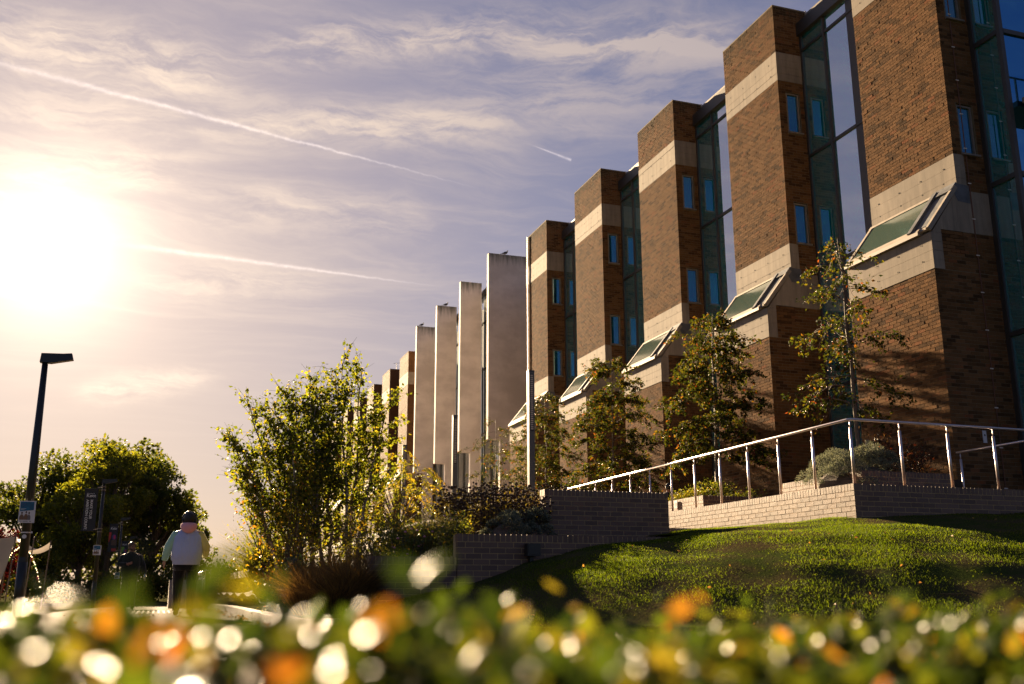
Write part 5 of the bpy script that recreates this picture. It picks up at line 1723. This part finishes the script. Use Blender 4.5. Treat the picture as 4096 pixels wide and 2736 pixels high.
ws = thing('wall_sign', 'tiny white notice on the near side of the nearest pier', 'sign', (15.0, 15.3, 3.2))
m = MB(); m.box(14.96, 15.05, 15.322, 15.332, 3.18, 3.42); m.build('plate', M_PAPER, ws)
m = MB(); m.disc((15.005, 15.3195, 3.33), 0.02, (0, -1, 0), 12); m.build('symbol', M_BLACK, ws)

# ------------------------------------------------------------------ entrance drums below the fins
def drum(label, cx_, cy, r, zt):
    t = thing('entrance_canopy', label, 'canopy', (cx_, cy, TZ), 'round entrance canopies')
    n = 28
    m = MB(); m.tube([(cx_, cy, zt - 0.10), (cx_, cy, zt)], [r, r], n); m.tube([(cx_, cy, zt - 0.16), (cx_, cy, zt - 0.1005)], [r * 0.8, r * 0.97], n)
    m.build('roof', M_FASCIA, t)
    for k in range(6):
        a = 2 * math.pi * k / 6 + 0.3
        m = MB(); m.tube([(cx_ + math.cos(a) * r * .86, cy + math.sin(a) * r * .86, TZ), (cx_ + math.cos(a) * r * .86, cy + math.sin(a) * r * .86, zt - 0.13)], 0.05, 8); m.build('post', M_FRAME, t)
    for k in range(12):
        a, b = 2 * math.pi * k / 12, 2 * math.pi * (k + 1) / 12
        m = MB(); m.add([(cx_ + math.cos(q) * r * .8, cy + math.sin(q) * r * .8, z) for q, z in ((a, TZ), (b, TZ), (b, zt - .17), (a, zt - .17))], [(0, 1, 2, 3)]); m.build('glass_panel', M_GLASSD, t)
drum('round canopy with glass drum under the third concrete fin', 12.75, 46.0, 0.72, 4.42)
drum('round canopy half hidden by the thin apple tree', 14.2, 47.0, 0.62, 4.80)

# ------------------------------------------------------------------ tent with fairy lights
M_TENT = mat_leaf('tent_cloth', [(0, (0.40, 0.37, 0.35)), (1, (0.50, 0.47, 0.44))], 0.35, 0.8, 0.1, 1.0, (1, 0.95, 0.9))
M_BULB, Tb, outb = new_mat('bulb')
em = Tb.n('ShaderNodeEmission'); em.inputs['Color'].default_value = (1, 0.72, 0.35, 1); em.inputs['Strength'].default_value = 1.2; Tb.l(em.outputs[0], outb.inputs[0])
tent = thing('stretch_tent', 'pale stretch tent with pole corners at the left edge', 'tent', (-5.0, 34, 0))
def sail(c, name):
    m = MB(); n = 10; V = []
    for i in range(n + 1):
        for j in range(n + 1):
            u, v = i / n, j / n
            p = Vector(c[0]) * (1 - u) * (1 - v) + Vector(c[1]) * u * (1 - v) + Vector(c[2]) * u * v + Vector(c[3]) * (1 - u) * v
            sag = 0.55 * (u * (1 - u) + v * (1 - v))
            V.append((p.x, p.y, p.z - sag))
    F = [(i * (n + 1) + j, (i + 1) * (n + 1) + j, (i + 1) * (n + 1) + j + 1, i * (n + 1) + j + 1) for i in range(n) for j in range(n)]
    m.add(V, F); m.build(name, M_TENT, tent, True)
sail([(-4.02, 33, 1.98), (-7.6, 33, 1.95), (-7.6, 37, 2.1), (-4.3, 37, 2.1)], 'canopy')
sail([(-4.02, 33, 1.98), (-4.4, 32.8, 0.2), (-7.6, 32.8, 0.2), (-7.6, 33, 1.95)], 'side_wall')
sail([(-3.30, 35.2, 1.92), (-4.1, 35.2, 1.72), (-4.1, 37, 1.9), (-3.4, 37, 1.9)], 'small_canopy')
for (x, y, h) in ((-4.02, 33.0, 2.05), (-3.66, 34.2, 2.0), (-3.27, 35.2, 1.97), (-4.55, 36, 2.2)):
    m = MB(); m.tube([(x - 0.1, y, float(ground_z(x, y)) - .02), (x, y, h)], 0.022, 6); m.build('pole', M_WOOD, tent)
lights = thing('fairy_lights', 'string of tiny warm fairy lights looped below the tent edge', 'lights', (-3.8, 33.2, 0.8))
pts = []
for k in range(46):
    u = k / 45
    pts.append((-4.42 + 1.10 * u, 32.9 + 1.2 * u, 0.55 + 1.15 * math.sin(math.pi * min(1, u * 1.02)) ** 0.8 + 0.02 * math.sin(k * 2.1)))
m = MB(); m.tube(pts, 0.006, 4); m.build('wire', M_BLACK, lights)
for k, p in enumerate(pts):
    m = MB(); m.ball((p[0], p[1] - 0.012, p[2] - 0.015), 0.014, 6, 4); m.build('bulb', M_BULB, lights)
for k, (u, mm) in enumerate(((0.15, M_RED), (0.25, M_LIME), (0.32, M_PINK), (0.62, M_LIME), (0.74, M_RED), (0.84, M_LIME), (0.92, M_PINK))):
    p = pts[int(u * 45)]
    m = MB(); m.add([(p[0] - .05, p[1] - .02, p[2] - .02), (p[0] + .05, p[1] - .02, p[2] - .02), (p[0], p[1] - .02, p[2] - .16)], [(0, 1, 2)])
    m.build('pennant', mm, lights)

# ------------------------------------------------------------------ steps and rail beyond the walker, low pale block under the trees
garden_wall('stair_wall', 'narrow dark brick wall end beside the far steps', [('x', 30.5, 1.43, 1.66, 0, 0)], 1.05, 0.0)
stp = thing('steps', 'pale stone steps rising beyond the walking person', 'steps', (0.9, 32, -0.1))
for k in range(6):
    zb = float(ground_z(0.9, 33)); m = MB(); m.box(0.35, 1.38, 32.0 + k * 0.33, 34.2, zb + k * 0.145 - 0.02, zb + (k + 1) * 0.145 - 0.004 * k); m.build('step', M_STONE, stp)
handrail('handrail', 'far short steel rail beside the steps left of the birches', [(1.30, 30.6, 0.99), (1.30, 37.0, 0.99)], [(1.30, 31.2, -0.1), (1.30, 32.6, -0.1), (1.30, 34.0, -0.1), (1.30, 35.4, -0.1)], 0.03, -0.1)
# ------------------------------------------------------------------ pigeons
M_PIG = mat_plain('pigeon', (0.045, 0.045, 0.055), 0.6)
def pigeon(label, x, y, z, face):
    t = thing('pigeon', label, 'bird', (x, y, z), 'pigeons on the fin tops')
    s = face
    def P(u, w): return (x + u * s, y, z + w)
    m = MB()
    m.tube([P(-0.20, 0.085), P(-0.12, 0.105), P(-0.04, 0.13), P(0.05, 0.155), P(0.10, 0.19), P(0.115, 0.235), P(0.125, 0.27), P(0.15, 0.285)], [0.012, 0.035, 0.068, 0.072, 0.05, 0.032, 0.034, 0.012], 10)
    m.build('body', M_PIG, t, True)
    m = MB(); m.bar(P(-0.13, 0.10), P(-0.30, 0.055), 0.05, 0.012); m.build('tail', M_PIG, t)
    m = MB(); m.bar(P(0.15, 0.283), P(0.185, 0.272), 0.008, 0.008); m.build('beak', M_CLIP, t)
    for k in (-1, 1):
        m = MB(); m.tube([(x + 0.02 * s, y + k * 0.03, z), (x + 0.01 * s, y + k * 0.03, z + 0.1)], 0.007, 5); m.build('leg', M_CLIP, t)
pigeon('pigeon on top of the nearest, tallest concrete fin', 15.95, 47.36, 17.47, 1)
pigeon('pigeon on top of the third concrete fin', 15.58, 57.80, 17.47, 1)
pigeon('pigeon on top of the farthest concrete fin', 15.35, 63.03, 17.47, 1)
# ------------------------------------------------------------------ people
def skin_body(name, V, E, mat, parent, xf, root=0):
    """one continuous surface grown round a skeleton: V = [(x,y,z,r)], E = edges"""
    me = bpy.data.meshes.new(name)
    me.from_pydata([v[:3] for v in V], E, [])
    o = bpy.data.objects.new(name, me); COL.objects.link(o)
    o.modifiers.new('skin', 'SKIN')
    me.update()
    if not me.skin_vertices:
        bpy.context.view_layer.update()
    sk = me.skin_vertices[0].data
    for i, v in enumerate(V):
        sk[i].radius = (v[3], v[3] if len(v) < 5 else v[4])
        sk[i].use_root = (i == root)
    sub = o.modifiers.new('sub', 'SUBSURF'); sub.levels = 2; sub.render_levels = 2
    bpy.context.view_layer.update()
    ev = o.evaluated_get(bpy.context.evaluated_depsgraph_get())
    m2 = bpy.data.meshes.new_from_object(ev)
    bpy.data.objects.remove(o); bpy.data.meshes.remove(me)
    m2.name = name; m2.transform(xf); m2.materials.clear(); m2.materials.append(mat)
    m2.polygons.foreach_set('use_smooth', [True] * len(m2.polygons))
    o = bpy.data.objects.new(name, m2); COL.objects.link(o); adopt(o, parent)
    return o

def loft(rings, n=20):
    """rings: (cx, cy, z, rx, ry), stacked; superellipse section so that a torso is not a barrel"""
    m = MB(); V = []
    for (cx_, cy, z, rx, ry) in rings:
        for k in range(n):
            a = 2 * math.pi * k / n; c, s = math.cos(a), math.sin(a)
            V.append((cx_ + rx * math.copysign(abs(c) ** 0.8, c), cy + ry * math.copysign(abs(s) ** 0.8, s), z))
    F = [(i * n + k, i * n + (k + 1) % n, (i + 1) * n + (k + 1) % n, (i + 1) * n + k) for i in range(len(rings) - 1) for k in range(n)]
    F.append(tuple(range(n - 1, -1, -1))); F.append(tuple((len(rings) - 1) * n + k for k in range(n)))
    return m.add(V, F)

def bent(a, b, c, ra, rb, rc, n=5):
    """smooth limb through a joint: points and radii"""
    a, b, c = Vector(a), Vector(b), Vector(c); P = []; R_ = []
    for i in range(2 * n + 1):
        t = i / (2 * n)
        p = a * (1 - t) ** 2 + b * 2 * t * (1 - t) + c * t * t
        q = (a.lerp(b, t * 2) if t < .5 else b.lerp(c, t * 2 - 1))
        P.append(p.lerp(q, 0.65)); R_.append((ra + (rb - ra) * t * 2) if t < .5 else (rb + (rc - rb) * (t * 2 - 1)))
    return P, R_

M_SKIN = mat_plain('skin', (0.42, 0.22, 0.15), 0.5, var=0.05)
M_HAIRD = mat_plain('dark_hair', (0.012, 0.009, 0.007), 0.5, 0, 0.4, 60)
M_HAIRB = mat_plain('brown_hair', (0.10, 0.045, 0.018), 0.5, 0, 0.4, 60)
def cloth(name, col, v=0.08):
    m, T, out = new_mat(name)
    tc = T.n('ShaderNodeTexCoord'); nz = T.noise(tc.outputs['Object'], 3.0, 4); fold = T.noise(T.mapping(tc.outputs['Object'], scale=(9, 9, 2.5)), 1.6, 3, 0.5, 0.4)
    c = T.mix(nz, c4([q * (1 - v) for q in col]), c4([min(1, q * (1 + v)) for q in col]))
    b = T.n('ShaderNodeBump'); b.inputs['Strength'].default_value = 0.7; b.inputs['Distance'].default_value = 0.05
    T.l(T.math('ADD', fold, T.math('MULTIPLY', T.noise(tc.outputs['Object'], 120.0, 2), 0.06)), b.inputs['Height'])
    bsdf(T, out, color=c, rough=0.95, normal=b.outputs[0], spec=0.1, sheen=0.3)
    return m
C_LILAC = cloth('lilac_fleece', (0.46, 0.53, 0.80)); C_MINT = cloth('mint_fleece', (0.36, 0.62, 0.50)); C_YELL = cloth('yellow_fleece', (0.75, 0.66, 0.22)); C_PINK = cloth('pink_fleece', (0.80, 0.38, 0.44))
C_BLACK = cloth('black_cloth', (0.012, 0.012, 0.014)); C_NAVY = cloth('navy_cloth', (0.014, 0.017, 0.032)); C_GREY = cloth('charcoal_cloth', (0.022, 0.022, 0.024))
M_SHOE = mat_plain('shoe', (0.03, 0.028, 0.028), 0.6)

def hand_chain(V, E, wrist, palm_dir, curl, side, base):
    """palm and five fingers, thumb leaving the side of the palm; palm_dir points to the fingertips"""
    w = Vector(wrist); d = Vector(palm_dir).normalized(); s = Vector(side).normalized(); c = Vector(curl).normalized()
    i0 = len(V)
    p = w + d * 0.075
    V.append((p.x, p.y, p.z, 0.022)); E.append((base, i0)); pi = i0
    for k, (off, ln) in enumerate(((-0.028, 0.062), (-0.010, 0.078), (0.009, 0.073), (0.026, 0.058))):
        q = p + s * off + d * 0.020; prev = pi
        for j in range(3):
            V.append((q.x, q.y, q.z, 0.0095 - 0.001 * j)); E.append((prev, len(V) - 1)); prev = len(V) - 1
            q = q + (d * (1 - 0.32 * j) + c * (0.30 + 0.38 * j)).normalized() * ln / 2.4
    q = w + d * 0.03 - s * 0.028; prev = pi
    for j in range(2):
        V.append((q.x, q.y, q.z, 0.011 - 0.001 * j)); E.append((prev, len(V) - 1)); prev = len(V) - 1
        q = q + (d * 0.7 - s * 0.7 + c * 0.4).normalized() * 0.034

def person(label, loc, rotz, J, look, fat=1.0, group=None):
    t = thing('person', label, 'person', loc, group)
    xf = Matrix.Translation(loc) @ Matrix.Rotation(rotz, 4, 'Z')
    def put(mb, name, mat, smooth=True):
        mb.v = [tuple(xf @ Vector(p)) for p in mb.v]
        return mb.build(name, mat, t, smooth)
    sh = J['sh']; hp = J['hip']; hc = Vector(J['head'])
    V = [J['pelvis'] + (.125,), J['waist'] + (.115,), J['chest'] + (.13,), J['neck'] + (.058,), (J['neck'][0] * .4 + hc.x * .6, J['neck'][1] * .4 + hc.y * .6, J['neck'][2] * .45 + hc.z * .55, .058),
         (hc.x, hc.y, hc.z - 0.035, .072), (hc.x, hc.y - .005, hc.z + .035, .080), (hc.x, hc.y - .008, hc.z + .085, .055)]
    E = [(i, i + 1) for i in range(7)]
    for k in (0, 1):
        b = len(V)
        V += [tuple(sh[k]) + (.055,), tuple(J['elb'][k]) + (.042,), tuple(J['wri'][k]) + (.027,)]
        E += [(2, b), (b, b + 1), (b + 1, b + 2)]
        hd = Vector(J['hand'][k]); sx = -1 if k == 0 else 1
        hand_chain(V, E, J['wri'][k], hd, J['curl'][k], J['side'][k], b + 2)
    for k in (0, 1):
        b = len(V)
        V += [tuple(hp[k]) + (.085,), tuple(J['kne'][k]) + (.055,), tuple(J['ank'][k]) + (.038,), tuple(J['toe'][k]) + (.035,)]
        E += [(0, b), (b, b + 1), (b + 1, b + 2), (b + 2, b + 3)]
    skin_body('body', V, E, M_SKIN, t, xf)
    # garments
    px, py, pz = J['pelvis']; cx_, cy, cz = J['chest']; nx, ny, nz = J['neck']
    lean = lambda z: (px + (cx_ - px) * (z - pz) / (cz - pz), py + (cy - py) * (z - pz) / (cz - pz))
    hem = pz - 0.10
    R_ = []
    for z, rx, ry in ((hem, .198, .145), (hem + .02, .210, .156), (hem + .065, .212, .158), (hem + .09, .236, .178), (hem + .22, .236, .176), (cz - .08, .240, .170), (cz + .02, .236, .155), (sh[0][2] - .03, .205, .135), (sh[0][2] + .02, .158, .112), (sh[0][2] + .05, .125, .098), (nz + .015, .082, .085)):
        c = lean(z); R_.append((c[0], c[1], z, rx * fat, ry * fat))
    put(loft(R_, 24), 'top', look['top'])
    for k in (0, 1):
        a = Vector(sh[k]); a = Vector((a.x * 0.90, a.y, a.z - .025))
        P, Q = bent(a, J['elb'][k], J['wri'][k], .082 * fat, .070 * fat, .050)
        m = MB(); m.tube(P, Q, 12); put(m, 'sleeve', look['sleeves'][k])
        m = MB(); w = Vector(J['wri'][k]); e = Vector(J['elb'][k]); d = (w - e).normalized(); m.tube([w - d * .05, w + d * .005], [.045, .041], 12); put(m, 'cuff', look['sleeves'][k])
    put(loft([(px, py, hem + .06, .20 * fat, .145 * fat), (px, py, pz - .12, .205 * fat, .15 * fat), (px, py, pz - .20, .17 * fat, .12 * fat)], 20), 'seat', look['legs'])
    for k in (0, 1):
        h = Vector(hp[k]); P, Q = bent((h.x, h.y, h.z), J['kne'][k], J['ank'][k], .105 * fat, .080 * fat, .060)
        m = MB(); m.tube(P, Q, 12); put(m, 'trouser_leg', look['legs'])
        a = Vector(J['ank'][k]); to = Vector(J['toe'][k]); d = (to - a); d.z = 0; d.normalize(); zz = to.z
        m = MB(); m.tube([a - d * .07 + Vector((0, 0, zz - a.z + .012)), a + Vector((0, 0, zz - a.z + .022)), a + d * .10 + Vector((0, 0, zz - a.z + .012)), a + d * .19 + Vector((0, 0, zz - a.z + .0))], [.034, .048, .043, .024], 10); put(m, 'shoe', M_SHOE)
    # head details; the face looks along +Y before turning
    f = Matrix.Translation(hc) @ Matrix.Scale(look.get('head', 1.0), 4) @ Matrix.Rotation(look.get('turn', 0), 4, 'Z') @ Matrix.Rotation(look.get('nod', 0), 4, 'X')
    def hput(mb, name, mat, smooth=True):
        mb.v = [tuple(f @ Vector(p)) for p in mb.v]; return put(mb, name, mat, smooth)
    m = MB(); hv = []
    seg, rg = 22, 12
    for i in range(rg + 1):                      # hair: cap with an uneven hairline
        th = math.pi * 0.74 * i / rg
        for k in range(seg):
            a = 2 * math.pi * k / seg; front = max(0, math.sin(a))
            tt = th * (1 - 0.52 * front)
            rr = look.get('hair_r', 1.0) * (1 + random.uniform(-.03, .03))
            hv.append((.094 * rr * math.sin(tt) * math.cos(a), -.012 + .104 * rr * math.sin(tt) * math.sin(a), .020 + .112 * rr * math.cos(tt)))
    m.add(hv, [(i * seg + k, i * seg + (k + 1) % seg, (i + 1) * seg + (k + 1) % seg, (i + 1) * seg + k) for i in range(rg) for k in range(seg)])
    hput(m, 'hair', look['hair'])
    for k in (-1, 1):
        m = MB(); m.ball((k * .083, -.005, -.012), .03, 8, 6, .4, .7, 1); hput(m, 'ear', M_SKIN)
        m = MB(); m.ball((k * .033, .083, .008), .0115, 8, 6); hput(m, 'eye', M_HAIRD)
        m = MB(); m.bar((k * .016, .089, .028), (k * .050, .082, .027), .012, .008); hput(m, 'eyebrow', look['hair'], False)
    m = MB(); m.tube([(0, .086, .020), (0, .100, -.008), (0, .104, -.020), (0, .086, -.030)], [.008, .012, .015, .008], 8); hput(m, 'nose', M_SKIN)
    m = MB(); m.bar((-.024, .083, -.055), (.024, .083, -.055), .012, .009); hput(m, 'mouth', mat_lip)
    if look.get('beard'):
        m = MB(); m.tube([(-.072, .02, -.03), (-.06, .055, -.065), (0, .080, -.085), (.06, .055, -.065), (.072, .02, -.03)], [.012, .024, .030, .024, .012], 8); hput(m, 'beard', look['hair'])
    if look.get('hood'):
        m = MB(); n = 22; V2 = []; F2 = []
        for i in range(n):
            a = 2 * math.pi * i / n
            back = max(0, -math.sin(a))
            c = Vector((.105 * math.cos(a) * (1 + .10 * back), .0 + .10 * math.sin(a) - .035 * back, nz + .045 - .045 * back + .02 * max(0, math.sin(a))))
            out_ = Vector((math.cos(a), math.sin(a), 0))
            for j in range(8):
                b = 2 * math.pi * j / 8
                V2.append(c + out_ * math.cos(b) * (.034 + .024 * back) + Vector((0, 0, math.sin(b) * (.046 + .045 * back))))
        for i in range(n):
            for j in range(8): F2.append((i * 8 + j, ((i + 1) % n) * 8 + j, ((i + 1) % n) * 8 + (j + 1) % 8, i * 8 + (j + 1) % 8))
        m.add(V2, F2); put(m, 'hood', look['hood'])
    if look.get('headphones'):
        for k in (-1, 1):
            m = MB(); m.tube([(k * .080, -.01, -.01), (k * .112, -.01, -.01)], [.044, .040], 12); hput(m, 'ear_cup', M_BLACK)
        m = MB(); m.tube([(.106 * math.cos(a), -.01, .02 + .118 * math.sin(a)) for a in [math.pi * i / 12 for i in range(13)]], .011, 8); hput(m, 'headband', M_BLACK)
    return t, xf
mat_lip = mat_plain('lips', (0.30, 0.12, 0.09), 0.5)

walk_away = dict(pelvis=(0, 0, .96), waist=(0, .01, 1.13), chest=(0, .02, 1.31), neck=(0, .03, 1.49), head=(0, .065, 1.635),
    sh=[(-.200, .015, 1.415), (.200, .015, 1.415)], elb=[(-.315, -.04, 1.17), (.325, -.05, 1.16)], wri=[(-.365, .02, .94), (.31, .17, 1.02)],
    hand=[(-.05, .10, -1), (-.35, .85, .25)], curl=[(.35, .35, 0), (-.6, 0, .6)], side=[(0, 1, 0), (.2, 0, 1)],
    hip=[(-.105, 0, .90), (.105, 0, .90)], kne=[(-.115, .11, .50), (.115, .00, .49)], ank=[(-.115, .14, .09), (.115, -.24, .13)], toe=[(-.125, .27, .035), (.125, -.12, .035)])
g0 = float(ground_z(0.55, 18.8))
person('person seen from behind in lilac hoodie with pink hood, mint and yellow sleeves', (0.45, 18.8, g0), math.radians(-2), walk_away,
       dict(top=C_LILAC, sleeves=[C_MINT, C_YELL], legs=C_BLACK, hair=M_HAIRD, hood=C_PINK, headphones=True, nod=-0.2, hair_r=1.0, head=1.10), 1.10)

toward = dict(pelvis=(0, 0, .94), waist=(0, 0, 1.11), chest=(0, .01, 1.29), neck=(0, .02, 1.46), head=(.0, .05, 1.60),
    sh=[(-.20, .0, 1.395), (.20, .0, 1.395)], elb=[(-.315, .0, 1.13), (.325, .03, 1.13)], wri=[(-.36, .07, .90), (.10, .20, 1.16)],
    hand=[(.0, .15, -1), (-1, .15, .25)], curl=[(.3, .4, 0), (.0, -1, .1)], side=[(0, 1, 0), (0, .1, 1)],
    hip=[(-.10, 0, .88), (.10, 0, .88)], kne=[(-.11, .06, .48), (.11, .10, .49)], ank=[(-.115, -.12, .10), (.115, .14, .09)], toe=[(-.13, .0, .035), (.13, .27, .035)])
g1 = float(ground_z(-0.6, 28.9))
pt, pxf = person('man in black jacket with brown hair and beard, hand on chest, walking towards us', (-0.70, 28.9, g1), math.radians(180), toward,
       dict(top=C_BLACK, sleeves=[C_BLACK, C_BLACK], legs=C_GREY, hair=M_HAIRB, beard=True, turn=math.radians(32), hair_r=1.04), 1.0)
bt = thing('water_bottle', 'clear bottle held by the man in black', 'bottle', tuple(pxf @ Vector((-.37, .10, .74))))
m = MB(); a = pxf @ Vector((-.375, .115, .74)); m.tube([a, a + Vector((0, 0, .13)), a + Vector((0, 0, .155)), a + Vector((0, 0, .18))], [.028, .028, .012, .012], 10); m.build('bottle', M_GLASSD, bt, True)

seat = dict(pelvis=(0, 0, .56), waist=(0, .01, .72), chest=(0, .05, .90), neck=(0, .09, 1.06), head=(0, .125, 1.20),
    sh=[(-.20, .05, 1.00), (.20, .05, 1.00)], elb=[(-.30, .12, .78), (.30, .12, .78)], wri=[(-.14, .34, .66), (.14, .34, .66)],
    hand=[(.4, 1, -.2), (-.4, 1, -.2)], curl=[(0, 0, -1), (0, 0, -1)], side=[(1, 0, 0), (-1, 0, 0)],
    hip=[(-.10, .04, .54), (.10, .04, .54)], kne=[(-.14, .46, .52), (.14, .46, .52)], ank=[(-.14, .44, .10), (.14, .44, .10)], toe=[(-.15, .57, .035), (.15, .57, .035)])
person('seated person with dark hair and navy jacket just right of the wall block', (12.60, 24.05, TZ), math.radians(200), seat, dict(top=C_NAVY, sleeves=[C_NAVY, C_NAVY], legs=C_GREY, hair=M_HAIRD, turn=math.radians(120)), 1.0)
person('seated bearded man facing left beside the tree stake', (13.80, 24.05, TZ), math.radians(100), seat, dict(top=C_BLACK, sleeves=[C_BLACK, C_BLACK], legs=C_GREY, hair=M_HAIRD, beard=True, hair_r=1.08), 1.0)
bn = thing('bench', 'timber bench under the two seated people', 'bench', (13.2, 24.1, TZ))
for k in range(4):
    m = MB(); m.box(12.1, 14.25, 23.86 + k * 0.11, 23.95 + k * 0.11, TZ + 0.40, TZ + 0.44); m.build('slat', M_WOOD, bn)
for x in (12.25, 14.05):
    m = MB(); m.box(x, x + 0.08, 23.9, 24.24, TZ, TZ + 0.398); m.build('leg', M_WOOD, bn)
